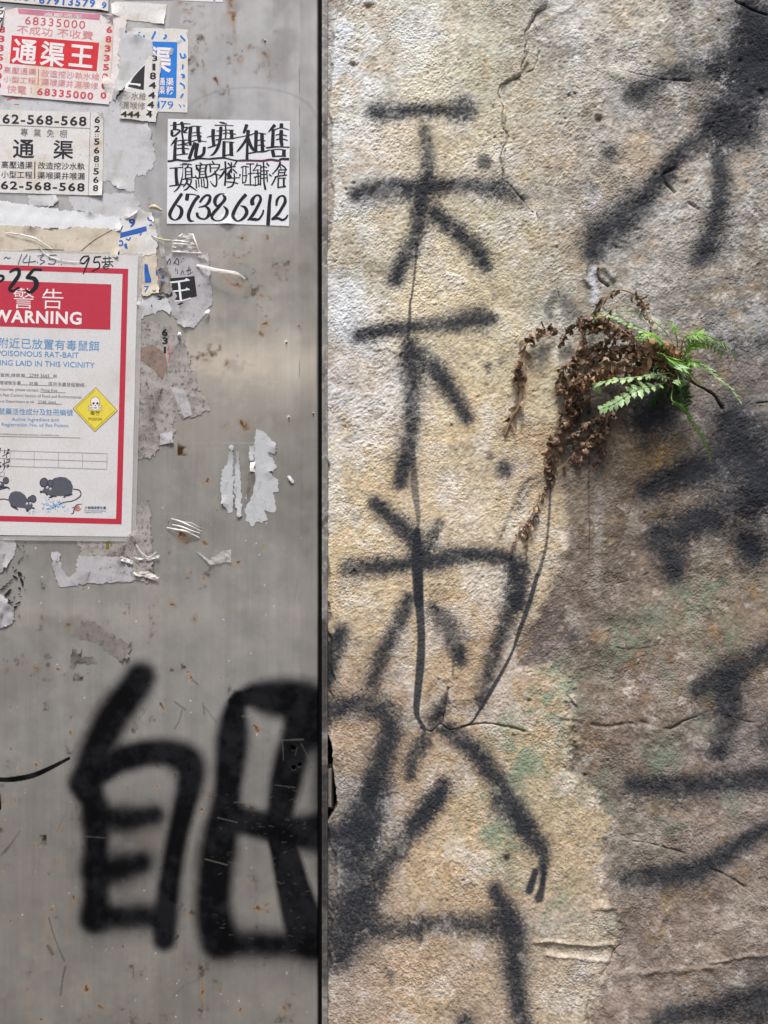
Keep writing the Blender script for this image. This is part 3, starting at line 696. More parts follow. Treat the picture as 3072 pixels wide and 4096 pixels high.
for x, y, rx, ry, k in ((976,957,14,8,.7),(1075,960,8,18,.6),(957,1027,26,12,.8),(1106,1060,18,22,.8),(950,1137,24,24,.8),(1046,1181,14,14,.6),(1065,1299,14,26,.8),(1051,1340,14,14,.6),(819,1429,22,18,.7),(913,1460,14,14,.5),
    (901,1701,16,13,.85),(995,1720,24,26,.5),(740,1792,10,10,.9),(836,1928,14,18,.8),(740,2150,22,22,.75),(745,2172,20,8,.9),(824,2174,16,12,.8),(764,2290,13,9,.8),(962,2256,11,16,.7),(814,2309,9,16,.8),
    (936,70,16,60,.55),(945,120,10,70,.5),(784,183,18,34,.6),(765,225,10,26,.7),(953,231,26,34,.5),(1003,190,20,18,.45),(760,50,20,40,.4),(1203,880,9,12,.6),(1130,920,10,6,.7),(1080,300,16,60,.3),(916,370,8,20,.5),(820,390,8,34,.4),
    (1200,1310,8,14,.6),(1053,160,4,7,.95),(148,2680,11,20,.8),(196,2670,5,18,.7),(236,2680,8,8,.7),(340,2707,16,6,.75),(380,2707,10,6,.7),(755,2690,10,12,.8),(770,2720,8,16,.8),(30,2680,18,18,.5),(87,2650,20,12,.5),(498,2452,7,12,.7),(700,2425,13,9,.7),
    (168,2470,9,18,.6),(282,2505,16,14,.5),(620,2500,10,30,.4),(150,3065,8,10,.7),(152,3380,11,14,.7),(210,3640,8,12,.6),(620,2886,9,9,.7),(636,3150,9,7,.7),(830,3177,26,14,.6),(775,3655,24,16,.6),(1040,3640,14,18,.7),(1000,3230,34,14,.7),
    (1040,2930,14,18,.6),(1150,2940,12,10,.6),(1000,3530,10,10,.6),(706,3790,4,22,.9),(518,3870,6,34,.7),(813,3980,7,44,.8),(748,3880,6,10,.9),(360,3970,16,22,.7),(405,4030,14,12,.75),(880,3960,14,14,.6),(1140,4030,15,20,.7),(545,4070,20,12,.6),
    (170,4080,10,8,.8),(335,4085,16,8,.7),(15,3200,8,60,.6),(14,3460,10,30,.5),(60,3200,7,20,.5),(590,3890,10,8,.6),(680,3930,8,10,.6),(970,4050,8,14,.6),(250,3320,10,8,.5)):
    spot(x, y, rx, ry, k)
for k_ in range(230):
    y = rg.uniform(0, 4096) if k_ < 120 else rg.uniform(2300, 4096)
    r_ = rg.uniform(2.5, 9)
    spot(rg.uniform(0, 1255), y, r_, r_ * rg.uniform(.8, 2.2), rg.uniform(.25, .7), rg.random() < .6, ((150, 112, 60), (132, 104, 66), (120, 96, 72))[k_ % 3])
for k_ in range(110):                                   # pale specks of dried paint and dust
    y = rg.uniform(2000, 4096)
    spot(rg.uniform(20, 1250), y, rg.uniform(1.6, 3.2), rg.uniform(2, 5), .9, False, (216, 214, 212))
spot(1146, 1369, 6, 7, 1, False, (225, 225, 228)); spot(1156, 1669, 5, 6, 1, False, (215, 205, 190)); spot(1253, 1652, 4, 4, 1, False, (215, 205, 190))

# spray on the door
wear = None
G = np.zeros(U.shape)
d = lambda seq, s=.42, k=.985: ([(x, y, r_ * ((1.34 if s in (.36, .3, .34, .16) else 1.14) if s > .12 and k > .9 else 1)) for x, y, r_ in seq], s * 1.15, k)
paint(U, V, us, vs, [
    d([(715, 10, 62), (690, 60, 66), (620, 150, 68), (545, 270, 68), (485, 410, 66), (440, 540, 62)]), d([(430, 560, 60), (485, 680, 54), (490, 900, 48), (490, 1100, 52), (490, 1240, 58)]),
    d([(530, 490, 48), (640, 425, 56), (820, 395, 56), (940, 430, 66), (975, 500, 62), (950, 640, 50), (900, 850, 42), (860, 1100, 46), (838, 1350, 46)]),
    d([(500, 740, 74), (650, 735, 66), (790, 715, 48)], .5), d([(490, 990, 76), (600, 990, 80), (715, 960, 62)], .5), d([(480, 1245, 62), (600, 1235, 62), (820, 1235, 68)], .45),
    d([(1215, 120, 26), (1195, 210, 44), (1185, 330, 58), (1160, 600, 50), (1120, 860, 66), (1092, 1080, 62), (1095, 1250, 66), (1120, 1350, 64)], .36),
    d([(1185, 135, 14), (1290, 108, 42), (1400, 118, 66), (1530, 130, 72), (1610, 170, 80), (1670, 200, 80)], .36), d([(1560, 170, 70), (1580, 270, 66), (1600, 300, 40)], .3),
    d([(1540, 260, 62), (1490, 420, 60), (1455, 560, 56), (1430, 690, 48)], .3), d([(1190, 735, 50), (1340, 765, 52), (1480, 800, 60), (1640, 810, 72)], .34),
    d([(1430, 830, 46), (1465, 950, 54), (1500, 1100, 62), (1550, 1260, 74), (1600, 1340, 74)], .16), d([(1120, 1370, 64), (1300, 1370, 66), (1500, 1380, 70), (1690, 1390, 90)], .5),
    d([(1590, 240, 60), (1640, 420, 46), (1660, 700, 50), (1665, 1000, 40)], .9, .8), d([(1650, 1250, 50)], .9, .7),
    d([(-20, 533, 12), (60, 533, 14), (170, 512, 14), (270, 468, 11), (352, 425, 8)], .1), d([(-14, 615, 18), (-2, 680, 10)], .1)], G, D8)
for seq, w, k in (([(560,2700),(575,2725),(600,2745)],4,.8), ([(770,2720),(790,2737)],5,.8), ([(700,2808),(740,2838)],5,.8), ([(728,2840),(718,2880),(700,2915)],4,.7), ([(812,2815),(818,2860)],4,.8), ([(820,2830),(868,2892)],3,.7),
        ([(196,3672),(215,3740),(238,3800),(258,3845)],3,.75), ([(192,3785),(210,3815)],8,.7), ([(262,3865),(250,3920),(242,3980)],4,.8), ([(268,3240),(225,3330)],2,.5), ([(80,3325),(20,3410)],5,.5), ([(5,3420),(30,3390)],4,.6),
        ([(540,2870),(590,2905)],2,.4), ([(690,3990),(740,3940),(800,3920)],3,.25), ([(1300*0+1180,2890),(1210,2950)],3,.3)):
    paint(U, V, us, vs, [([(x, y, w * .8) for x, y in seq], .35, k * .5)], G)
gk = np.clip(G * (1 + 0.0 * b3), 0, 1)
C = over(C, gk, lin((17, 17, 19)) * (1 + 0.5 * np.clip(b3 + 0.6 * b2, -0.8, 2))[..., None])
paintm = np.maximum(paintm * 0.8, gk ** 1.2)
# scratches through to bright metal
Sc = np.zeros(U.shape)
for seq, w, k in (([(1063,2962),(1215,2958)],2,.8), ([(1130,2965),(1134,3040)],2,.6), ([(1205,2975),(1236,3035)],2,.5), ([(970,2865),(1010,2870),(1040,2910),(1080,2935)],4,.6), ([(1060,2965),(1100,2945)],8,.5), ([(248,3020),(247,3110),(240,3300),(222,3670)],1.5,.5),
        ([(1190,2315),(1180,2400)],2.5,.9), ([(820,3436),(910,3460)],2.5,.8), ([(870,3270),(950,3290)],2,.7), ([(935,3210),(990,3205)],2,.6), ([(980,3365),(1010,3380)],2,.5), ([(1100,3140),(1180,3150)],2,.5), ([(340,3345),(420,3352)],2,.5), ([(540,3730),(548,3738)],3,.8), ([(1040,3500),(1120,3530)],1.6,.5), ([(1190,2990),(1180,3020)],2,.4)):
    paint(U, V, us, vs, [([(x, y, w) for x, y in seq], .4, k)], Sc)
for k_ in range(120):
    x, y = rg.uniform(850, 1255), rg.uniform(3150, 3850)
    paint(U, V, us, vs, [([(x, y, 1.6), (x + rg.uniform(-22, 22), y + rg.uniform(-7, 7), 1.2)], .5, rg.uniform(.2, .6))], Sc)
Sc *= 0.3
C = C * (1 - Sc[..., None]) + lin((150, 146, 138)) * Sc[..., None]
paintm = paintm * (1 - 0.5 * Sc)
for x, y, r_ in ((1173, 2994, 7), (1175, 3072, 7), (1198, 3060, 6), (1168, 2990, 3)):
    q = np.exp(-(np.hypot(U - x, V - y) / r_) ** 4)
    H = H - 6 * q; C = C * (1 - q[..., None]) + lin((12, 12, 12)) * q[..., None]
m, nt, b = new_mat('brushed_steel')
at = nd(nt, 'ShaderNodeAttribute', attribute_name='tint')
ap = nd(nt, 'ShaderNodeAttribute', attribute_name='dull')
brush = noise_node(nt, 260, 4, 0.7, stretch=(1, 1, 0.03))
col = mixc(nt, 0.12, at.outputs['Color'], mixc(nt, ramp(nt, brush, 0.3, 0.7), (0.55, 0.55, 0.55), (1, 1, 1)), 'MULTIPLY')
nt.links.new(col, b.inputs['Base Color'])
nt.links.new(ramp(nt, ap.outputs['Fac'], 0, 0.8, 0.56, 0.0), b.inputs['Metallic'])
nt.links.new(ramp(nt, ap.outputs['Fac'], 0, 1, 0.13, 0.6), b.inputs['Roughness'])
b.inputs['Anisotropic'].default_value = 0.9
tg = nd(nt, 'ShaderNodeCombineXYZ'); tg.inputs[0].default_value = 1.0; nt.links.new(tg.outputs[0], b.inputs['Tangent']); b.inputs['Anisotropic Rotation'].default_value = 0.0
nt.links.new(ramp(nt, ap.outputs['Fac'], 0.3, 1, 0.35, 0.12), b.inputs['Specular IOR Level'])
bump(nt, b, brush, 0.06, 0.0002)
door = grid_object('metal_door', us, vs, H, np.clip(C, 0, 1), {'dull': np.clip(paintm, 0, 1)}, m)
tag(door, 'scuffed grey stainless steel door plastered with stickers and black spray paint', 'door')
del U, V, H, C, G, gk, Sc, paintm, b1, b2, b3, st, st2, edge_r

bolt = plain('bolt_steel', (170, 160, 142), 0.4, 0.5, 0.15)
for x, y, r_ in ((1060, 164, 5.5), (1146, 1369, 4.5), (1156, 1669, 4.5), (1253, 1652, 4)):
    v, f = [P(x, y, 2.6)], []
    for j in range(1, 5):
        for q in range(14):
            t = 6.2832 * q / 14; rr = r_ * math.sin(j * math.pi / 8) if j < 4 else r_
            v.append(P(x + rr * math.cos(t), y + rr * math.sin(t), 2.6 * math.cos(j * math.pi / 8) if j < 4 else -0.4))
    f = [(0, 1 + (q + 1) % 14, 1 + q) for q in range(14)] + [(1 + 14 * j + q, 1 + 14 * j + (q + 1) % 14, 15 + 14 * j + (q + 1) % 14, 15 + 14 * j + q) for j in range(3) for q in range(14)]
    mk('rivet', v, f, bolt, door, smooth=True)

# ---------------------------------------------------------------- door frame beside the gap
us = np.array([1287.0, 1287.6, 1289, 1291, 1294, 1297, 1300, 1302, 1303.5, 1305, 1307, 1309, 1310.5, 1311])
vs = axis(-120, 4216, 3.4, -2600, 7560, 70)
U, V = np.meshgrid(us, vs)
prof = np.interp(us, [1287, 1287.6, 1289, 1299, 1301, 1302.5, 1304, 1309, 1310.5, 1311], [-40, 1.2, 1.9, 2.0, 1.5, 1.2, 1.7, 1.8, 1.0, -6])
n1 = np.repeat(fbm(us[:1], vs, 60, 4, 301, 0.7), len(us), 1); n2 = fbm(us, vs, 14, 3, 311, 0.7)
H = prof[None, :] + 0.18 * np.clip(n2, 0, 2) * (prof > -3)[None, :]
C = np.ones(U.shape + (3,)) * lin((142, 139, 134)) * (1 + 0.16 * n1 + 0.12 * n2)[..., None]
a = (sstep(0.5, 1.5, n1 + .5 * n2) * 0.6)[..., None]; C = C * (1 - a) + lin((104, 92, 78)) * a
a = (sstep(0.4, 1.5, n2 + 0.8 * sstep(1303, 1310, U)) * 0.6)[..., None]; C = C * (1 - a) + lin((176, 172, 162)) * a
G = np.zeros(U.shape)
paint(U, V, us, vs, [([(1300, 2500, 30), (1300, 2700, 60), (1300, 2860, 60)], .9, .75), ([(1300, 3120, 30), (1300, 3400, 80), (1300, 3600, 60)], .9, .82), ([(1300, 3700, 40), (1300, 3900, 60)], .9, .6), ([(1300, 2980, 30), (1300, 3080, 30)], .9, .4)], G)
C = C * (1 - G[..., None]) + lin((34, 34, 36)) * G[..., None]
m, nt, b = new_mat('painted_frame')
at = nd(nt, 'ShaderNodeAttribute', attribute_name='tint')
nt.links.new(at.outputs['Color'], b.inputs['Base Color'])
b.inputs['Roughness'].default_value = 0.45; b.inputs['Metallic'].default_value = 0.25
bump(nt, b, noise_node(nt, 500, 4, 0.7), 0.3, 0.0004)
frame = grid_object('door_frame', us, vs, H, np.clip(C, 0, 1), {}, m)
tag(frame, 'narrow grey metal door frame strip between the black gap and the plaster', 'door frame')
def boxmesh(x0, x1, y0, y1, d0, d1):              # pixel box, depth d0 (back) to d1 (front) in mm
    v = [P(x, y, dd) for dd in (d0, d1) for x, y in ((x0, y0), (x1, y0), (x1, y1), (x0, y1))]
    return v, [(3, 2, 1, 0), (4, 5, 6, 7), (0, 1, 5, 4), (1, 2, 6, 5), (2, 3, 7, 6), (3, 0, 4, 7)]
gap_dark = plain('gap_black', (14, 14, 15), 0.7, 0.2)
v, f = boxmesh(1255, 1290, -2600, 7560, -45, -16)
mk('gap_shade_strip', v, f, gap_dark, frame)  # black strip added in the gap, standing in for its deep shade
hm = plain('hinge_steel', (120, 112, 104), 0.5, 0.5, 0.25, 300)
v, f = boxmesh(1312, 1325, 3082, 3232, -12, -4.5)
v2, f2 = boxmesh(1311, 1331, 3070, 3246, -22, -13)
mk('hinge_leaf', v2, f2, plain('rusty_steel', (64, 56, 50), 0.7, 0.3, 0.3, 300), frame)
mk('hinge_pin', v, f, hm, frame)
# ---------------------------------------------------------------- paper on the door
def soft_noise2(x, y, wl, seed):                       # cheap smooth bump pattern for paper waviness
    r = np.random.default_rng(seed); t = 0
    for k in range(5):
        a = r.uniform(0, 6.28); w = 6.28 / (wl * r.uniform(.6, 1.6)); t = t + np.sin((x * math.cos(a) + y * math.sin(a)) * w + r.uniform(0, 6.28))
    return t / 2.2

def roughen(poly, amp, seed, step=7.0):
    r = np.random.default_rng(seed); out = []
    poly = np.asarray(poly, float)
    for a, b in zip(poly, np.roll(poly, -1, 0)):
        L = np.hypot(*(b - a)); n = max(1, int(L / step)); nrm = np.array([-(b - a)[1], (b - a)[0]]) / max(L, 1e-6)
        off = r.standard_normal(n + 1) * amp
        off = off + np.repeat(r.standard_normal(n // 3 + 2), 3)[:n + 1] * amp * 1.2
        for i in range(n):
            t = i / n
            out.append(a + (b - a) * t + (nrm * off[i] if i else 0))
    return np.array(out)

def paper(name, poly, mat, layer, label=None, cat=None, group=None, parent=None, rough=0.0, wave=0.15, wl=150, seed=1, thick=0.3, step=14.0, lift=None, kind=None, peel=0):
    """a sheet of paper: outline in photo pixels, layer height in mm above the door, torn edge of the given roughness"""
    src = np.asarray(poly, float)
    rc = random.Random(seed * 7 + 3)
    corners = [tuple(src[rc.randrange(len(src))]) + (rc.uniform(30, 75), rc.uniform(1.0, 3.2)) for _ in range(peel)]
    o2 = roughen(src, rough, seed, 6.0 if rough else 30.0)
    lo, hi = o2.min(0), o2.max(0)
    def h(x, y):
        x = np.asarray(x, float); y = np.asarray(y, float)
        z = layer + wave * (1 + soft_noise2(x, y, wl, seed + 5) * 0.5)
        if lift: z = z + lift(x, y)
        for cx, cy, rr, mm_ in corners: z = z + mm_ * np.clip(1 - np.hypot(x - cx, y - cy) / rr, 0, 1) ** 1.6
        return z
    gx, gy = np.meshgrid(np.arange(lo[0] + step / 2, hi[0], step), np.arange(lo[1] + step / 2, hi[1], step))
    gx = gx.ravel(); gy = gy.ravel()
    sd = poly_sdf(gx, gy, o2)
    keep = sd < -step * 0.35
    pts_ = [Vector(p) for p in o2] + [Vector((x, y)) for x, y in zip(gx[keep], gy[keep])]
    n = len(o2)
    vv, ee, ff, *_ = delaunay_2d_cdt(pts_, [], [list(range(n))], 1, 1e-4)
    px = np.array([v.x for v in vv]); py = np.array([v.y for v in vv])
    z = h(px, py)
    top = [P(x, y, q) for x, y, q in zip(px, py, z)]
    faces = []
    for f in ff:
        a = sum(px[f[i]] * py[f[(i + 1) % len(f)]] - px[f[(i + 1) % len(f)]] * py[f[i]] for i in range(len(f)))
        faces.append(tuple(f) if a < 0 else tuple(reversed(f)))
    cnt = {}
    for f in faces:
        for i in range(len(f)):
            e = (f[i], f[(i + 1) % len(f)]); k = (min(e), max(e)); cnt.setdefault(k, []).append(e)
    verts = list(top); low = {}
    for k, es in cnt.items():
        if len(es) == 1:
            a, b_ = es[0]
            for q in (a, b_):
                if q not in low:
                    low[q] = len(verts); verts.append(P(px[q], py[q], z[q] - thick))
            faces.append((b_, a, low[a], low[b_]))
    o = mk(name, verts, faces, mat, parent, smooth=False)
    if parent is None: tag(o, label, cat, group)
    if kind: o['kind'] = kind
    HF[o.name] = h
    return o

HF = {}
_glyph = {}
def glyphs(s, bold=0.0, res=3, spacing=1.0, shear=0.0):
    key = (s, bold, res, spacing, shear)
    if key not in _glyph:
        cu = bpy.data.curves.new('lettering', 'FONT'); cu.body = s; cu.resolution_u = res; cu.offset = bold; cu.space_character = spacing; cu.shear = shear
        ob = bpy.data.objects.new('lettering', cu); COL.objects.link(ob)
        dg = bpy.context.evaluated_depsgraph_get(); dg.update()
        me = bpy.data.meshes.new_from_object(ob.evaluated_get(dg))
        v = np.array([p.co[:2] for p in me.vertices]); f = [tuple(p.vertices) for p in me.polygons]
        bpy.data.objects.remove(ob); bpy.data.curves.remove(cu); bpy.data.meshes.remove(me)
        v = (v - v.min(0)) / np.maximum(v.max(0) - v.min(0), 1e-6)
        _glyph[key] = (v, f)
    return _glyph[key]

def on(sheet, name, px, py, faces, mat, up=0.16):
    """ink on a sheet: flat shapes in photo pixels laid just above the sheet's own surface"""
    z = HF[sheet.name](px, py) + up
    ff = []
    for f in faces:
        a = sum(px[f[i]] * py[f[(i + 1) % len(f)]] - px[f[(i + 1) % len(f)]] * py[f[i]] for i in range(len(f)))
        ff.append(tuple(f) if a < 0 else tuple(reversed(f)))
    return mk(name, [P(x, y, q) for x, y, q in zip(px, py, z)], ff, mat, sheet)

def text(sheet, T, s, x0, y0, x1, y1, h, mat, name='lettering', bold=0.0, res=3, up=0.16, spacing=1.0, shear=0.0):
    """text whose inked box has its top edge from (x0,y0) to (x1,y1) and height h"""
    v, f = glyphs(s, bold, res, spacing, shear)
    dx, dy = x1 - x0, y1 - y0; L = math.hypot(dx, dy); nx, ny = -dy / L, dx / L
    x = x0 + v[:, 0] * dx + (1 - v[:, 1]) * h * nx; y = y0 + v[:, 0] * dy + (1 - v[:, 1]) * h * ny
    q = [T(a, b_) for a, b_ in zip(x, y)] if T else list(zip(x, y))
    return on(sheet, name, np.array([a for a, _ in q]), np.array([b_ for _, b_ in q]), f, mat, up)

def column(sheet, T, chars, mat, name='phone_number', bold=0.03, up=0.16):
    """single characters down the side of a sticker; chars = (character, centre x, centre y, w, h)"""
    X, Y, F = [], [], []
    for c, cx, cy, w, h in chars:
        v, f = glyphs(c, bold, 3)
        k = len(X)
        for a, b_ in v:
            p = T(cx + (a - .5) * w, cy - (b_ - .5) * h); X.append(p[0]); Y.append(p[1])
        F += [tuple(i + k for i in q) for q in f]
    return on(sheet, name, np.array(X), np.array(Y), F, mat, up)

def shape(sheet, T, polys, mat, name, up=0.12):
    X, Y, F = [], [], []
    for poly in polys:
        k = len(X); q = [T(a, b_) if T else (a, b_) for a, b_ in poly]
        n = len(q)
        xs = [p[0] for p in q]; ys = [p[1] for p in q]; inner = []
        if max(xs) - min(xs) > 60 or max(ys) - min(ys) > 60:
            gx, gy = np.meshgrid(np.arange(min(xs) + 9, max(xs), 18.0), np.arange(min(ys) + 9, max(ys), 18.0)); gx = gx.ravel(); gy = gy.ravel()
            kp = poly_sdf(gx, gy, q) < -3; inner = [Vector((a, b_)) for a, b_ in zip(gx[kp], gy[kp])]
            q = [tuple(np.array(a) + (np.array(b_) - np.array(a)) * t / max(1, int(math.dist(a, b_) / 18))) for a, b_ in zip(q, q[1:] + q[:1]) for t in range(max(1, int(math.dist(a, b_) / 18)))]; n = len(q)
        tri = delaunay_2d_cdt([Vector(p) for p in q] + inner, [], [list(range(n))], 1, 1e-5)
        for v in tri[0]: X.append(v.x); Y.append(v.y)
        F += [tuple(i + k for i in f) for f in tri[2]]
    return on(sheet, name, np.array(X), np.array(Y), F, mat, up)

def pen(sheet, T, strokes, mat, name='handwriting', up=0.18, n=6, smooth=True):
    """hand-drawn strokes: each a list of (x, y, width); every stroke a little above the one before it"""
    X, Y, F, Z = [], [], [], []
    for si, st_ in enumerate(strokes):
        p = np.asarray(st_, float)
        p = catmull(p, n) if smooth and len(p) > 2 else p
        d_ = np.gradient(p[:, :2], axis=0); d_ /= np.maximum(np.hypot(d_[:, 0], d_[:, 1]), 1e-9)[:, None]
        p = np.vstack([p[0], p, p[-1]]); d_ = np.vstack([d_[0], d_, d_[-1]])
        p[0, :2] -= d_[0] * p[0, 2] * .22; p[-1, :2] += d_[-1] * p[-1, 2] * .22; p[0, 2] *= .6; p[-1, 2] *= .6
        k = len(X)
        for (x, y, w), (a, b_) in zip(p, d_):
            for s_ in (1, -1):
                q = (x - b_ * w / 2 * s_, y + a * w / 2 * s_); q = T(*q) if T else q
                X.append(q[0]); Y.append(q[1]); Z.append(up + 0.004 * si)
        F += [(k + 2 * i, k + 2 * i + 1, k + 2 * i + 3, k + 2 * i + 2) for i in range(len(p) - 1)]
    return on(sheet, name, np.array(X), np.array(Y), F, mat, np.array(Z))

def under(panel, *parts):
    for o in parts: o.parent = panel

def W(w, *seq): return [(x, y, w) for x, y in seq]
def line(sheet, T, segs, mat, name='rule', w=4):
    return pen(sheet, T, [[(a[0] + (b_[0] - a[0]) * t / 24, a[1] + (b_[1] - a[1]) * t / 24, w) for t in range(25)] for a, b_ in segs], mat, name, smooth=False)

S1 = crop(0, 0, 800); S3 = crop(0, 780, 700); S4 = crop(0, 1380, 700); S6 = crop(600, 1600, 800); S7 = crop(0, 2000, 800); S8 = crop(440, 880, 560); S5 = crop(600, 800, 800)
G_RES = 'scraps of torn paper left on the door'

# old paper residue, lowest layers first
def scrap(poly, T, mat, layer, label, rough=2.0, seed=1, wave=0.12, wl=120, thick=0.35, cat='paper scrap', name='torn_paper', lift=None):
    return paper(name, pts(T, poly) if T else poly, mat, layer, label, cat, G_RES, rough=rough, seed=seed, wave=wave, wl=wl, thick=thick, step=9, lift=lift, peel=2)

scrap([(820, 900), (1000, 915), (1215, 990), (1255, 1090), (1265, 1210), (1292, 1310), (1270, 1390), (1210, 1462), (1140, 1440), (1120, 1480), (1115, 1590), (980, 1565), (900, 1500), (820, 1560)], S1, M['residue'], 0.35,
      'large torn grey-white paper patch right of the black-printed drain sticker', 2.6, 3)
sc = scrap([(-30, 780), (905, 860), (960, 790), (1005, 850), (1010, 905), (880, 925), (840, 980), (-30, 960)], S1, M['residue'], 0.30, 'grey paper residue between the red drain sticker and the black-printed one', 2.4, 4)
pen(sc, S1, [W(9, (60, 830), (110, 815), (150, 822)), W(4, (120, 865), (160, 868))], M['red_ink'], 'printed_fragment')
sc = scrap([(1000, 235), (1130, 300), (1265, 350), (1262, 480), (1190, 560), (1062, 690), (1000, 760), (960, 840), (930, 800), (985, 600)], S1, M['residue'], 1.5, 'blank torn white patch between the red sticker and the blue sticker', 2.4, 5)
scrap([(640, -10), (1262, -10), (1335, 85), (1312, 160), (1220, 218), (1020, 210), (860, 180), (690, 130)], S3, M['residue'], 0.4, 'pale torn paper tongue below the black-printed drain sticker', 2.4, 6)
scrap([(265, 8), (515, -5), (560, 60), (500, 110), (275, 100)], S3, M['residue'], 0.45, 'small pale paper strip under the bottom edge of the black-printed drain sticker', 2, 7)
scrap([(-20, 55), (260, 95), (480, 130), (860, 165), (1000, 205), (1130, 210), (1155, 225), (1152, 335), (-20, 300)], S3, M['clean_paper'], 0.85, 'long wrinkled white paper band above the red-bordered warning notice', 1.6, 8, 0.3, 90)
sc = scrap([(-20, 285), (300, 300), (500, 345), (760, 300), (1000, 318), (1152, 330), (1140, 420), (1125, 590), (-20, 580)], S3, M['beige_paper'], 1.15, 'yellowed beige paper band directly above the red-bordered warning notice', 1.6, 9, 0.3, 90)
pen(sc, S3, [W(5, (770, 535), (900, 430), (1065, 335)), W(7, (230, 525), (420, 520), (610, 525)), W(4, (370, 480), (410, 540))], M['rat_dark'], 'crease', up=.2)
sc = scrap([(1150, 205), (1240, 215), (1320, 150), (1445, 170), (1462, 260), (1490, 420), (1482, 560), (1300, 590), (1110, 580), (1140, 380)], S3, M['sticker_paper'], 1.3, 'torn sticker scrap with a blue band and a blue 9, above the notice corner', 2, 10, 0.4, 70)
column(sc, S3, [('9', 1255, 268, 60, 85)], M['blue_ink'], 'printed_digit', 0.03)
shape(sc, S3, [[(1145, 362), (1250, 335), (1390, 298), (1396, 345), (1330, 365), (1260, 380), (1140, 412)], [(1178, 470), (1205, 460), (1215, 515), (1190, 510)], [(1118, 560), (1122, 520), (1140, 545), (1132, 575)]], M['blue_ink'], 'printed_band')
pen(sc, S3, [W(14, (1130, 480), (1165, 475), (1160, 440), (1135, 440)), W(12, (1150, 330), (1165, 300)), W(16, (1405, 215), (1415, 240), (1445, 250)), W(10, (1420, 292), (1445, 288)), W(12, (1200, 420), (1225, 430), (1240, 405)), W(10, (1330, 385), (1345, 365)), W(10, (1440, 390), (1460, 405))], M['blue_ink'], 'printed_fragment')
sc = scrap([(330, 400), (420, 330), (540, 345), (565, 600), (590, 870), (480, 892), (400, 905), (355, 800), (340, 500)], S8, M['beige_paper'], 0.9, 'soiled scrap with a blue block, beside the top right of the notice', 2, 11, 0.3, 60)
shape(sc, S8, [[(412, 520), (450, 530), (462, 610), (490, 700), (492, 742), (418, 748), (408, 620)]], M['blue_ink'], 'printed_block')
column(sc, S8, [('7', 436, 822, 58, 78)], M['blue_ink'], 'printed_digit', 0.02)
pen(sc, S8, [W(12, (510, 835), (528, 850), (550, 835)), W(10, (440, 590), (450, 620))], M['navy_ink'], 'printed_fragment')
sc = scrap([(540, 560), (600, 580), (660, 540), (720, 640), (735, 850), (700, 890), (600, 880), (570, 700)], S8, M['dirty_paper'], 0.75, 'dirty shredded scrap left of the scrap printed with one white character', 3, 12, 0.4, 40)
shape(sc, S8, [[(545, 600), (560, 605), (565, 660), (550, 650)], [(620, 660), (650, 655), (640, 700), (615, 695)], [(600, 590), (615, 570), (618, 595)], [(615, 740), (655, 735), (640, 765)]], M['blue_ink'], 'printed_fragment')
sc = scrap([(345, 900), (545, 890), (560, 905), (700, 925), (725, 1130), (620, 1060), (440, 1130), (375, 1172), (330, 1010)], S8, M['residue'], 0.6, 'mottled grey scrap at the right edge of the notice, below the blue-block scrap', 2.6, 13)
shape(sc, S8, [[(552, 912), (600, 900), (655, 908), (625, 925), (610, 948), (560, 945), (600, 922)], [(655, 890), (740, 850), (745, 900), (690, 925)], [(485, 1030), (497, 990), (503, 1030)]], M['rat_dark'], 'printed_fragment')
sc = scrap([(660, 435), (740, 405), (1020, 400), (1062, 450), (1160, 385), (1168, 500), (1190, 700), (1215, 990), (1110, 1140), (1000, 1280), (950, 1270), (890, 1278), (830, 1240), (740, 1130), (700, 960), (720, 690)], S8, M['grey_scrap'], 0.55, None, 1.8, 14)
tag(sc, 'torn sticker scrap with a black block and one large white character, right of the notice', 'paper scrap', G_RES)
shape(sc, S8, [[(718, 692), (860, 680), (1002, 664), (1032, 905), (955, 925), (850, 955), (770, 945), (800, 900), (770, 860), (735, 830)], [(795, 1000), (850, 975), (870, 985), (830, 1010)]], M['black_ink'], 'printed_block')
pen(sc, S8, [W(20, (715, 742), (830, 728), (935, 712)), W(18, (750, 846), (850, 836), (935, 822)), W(15, (775, 962), (860, 955), (958, 926)), W(26, (818, 742), (830, 850), (842, 960)), [(900, 700, 22), (940, 718, 16)], [(905, 812, 22), (942, 828, 14)]], M['clean_paper'], 'character', up=.22)
pen(sc, S8, [W(8, (675, 520), (705, 465), (718, 490), (710, 530)), W(8, (755, 525), (800, 455), (812, 530), (760, 500)), W(7, (775, 575), (782, 610)), W(7, (795, 580), (805, 640)), W(7, (840, 655), (860, 600), (880, 655)), W(8, (900, 605), (960, 590)), W(8, (930, 560), (925, 650)), W(6, (945, 560), (955, 640)), W(6, (930, 650), (985, 615)), W(6, (860, 455), (880, 450))], M['marker'], 'printed_fragment')
sc = scrap([(545, 1292), (600, 1288), (680, 1300), (692, 1330), (728, 1332), (762, 1450), (800, 1540), (842, 1638), (735, 1678), (700, 1610), (694, 1772), (640, 1782), (622, 1830), (545, 1836)], None, M['dirty_paper'], 0.5, 'long tattered brown and white strip along the right edge of the notice', 2.6, 15, 0.3, 60)
shape(sc, None, [[(565, 1392), (610, 1378), (660, 1410), (672, 1470), (650, 1520), (605, 1470), (562, 1440)]], M['brown_paper'], 'stained_patch', .2)
shape(sc, None, [[(680, 1545), (735, 1560), (760, 1620), (770, 1660), (738, 1672), (705, 1600)]], M['grey_scrap'], 'pale_patch', .2)
shape(sc, None, [[(640, 1735), (690, 1725), (692, 1770), (642, 1780)]], M['grey_scrap'], 'pale_patch', .2)
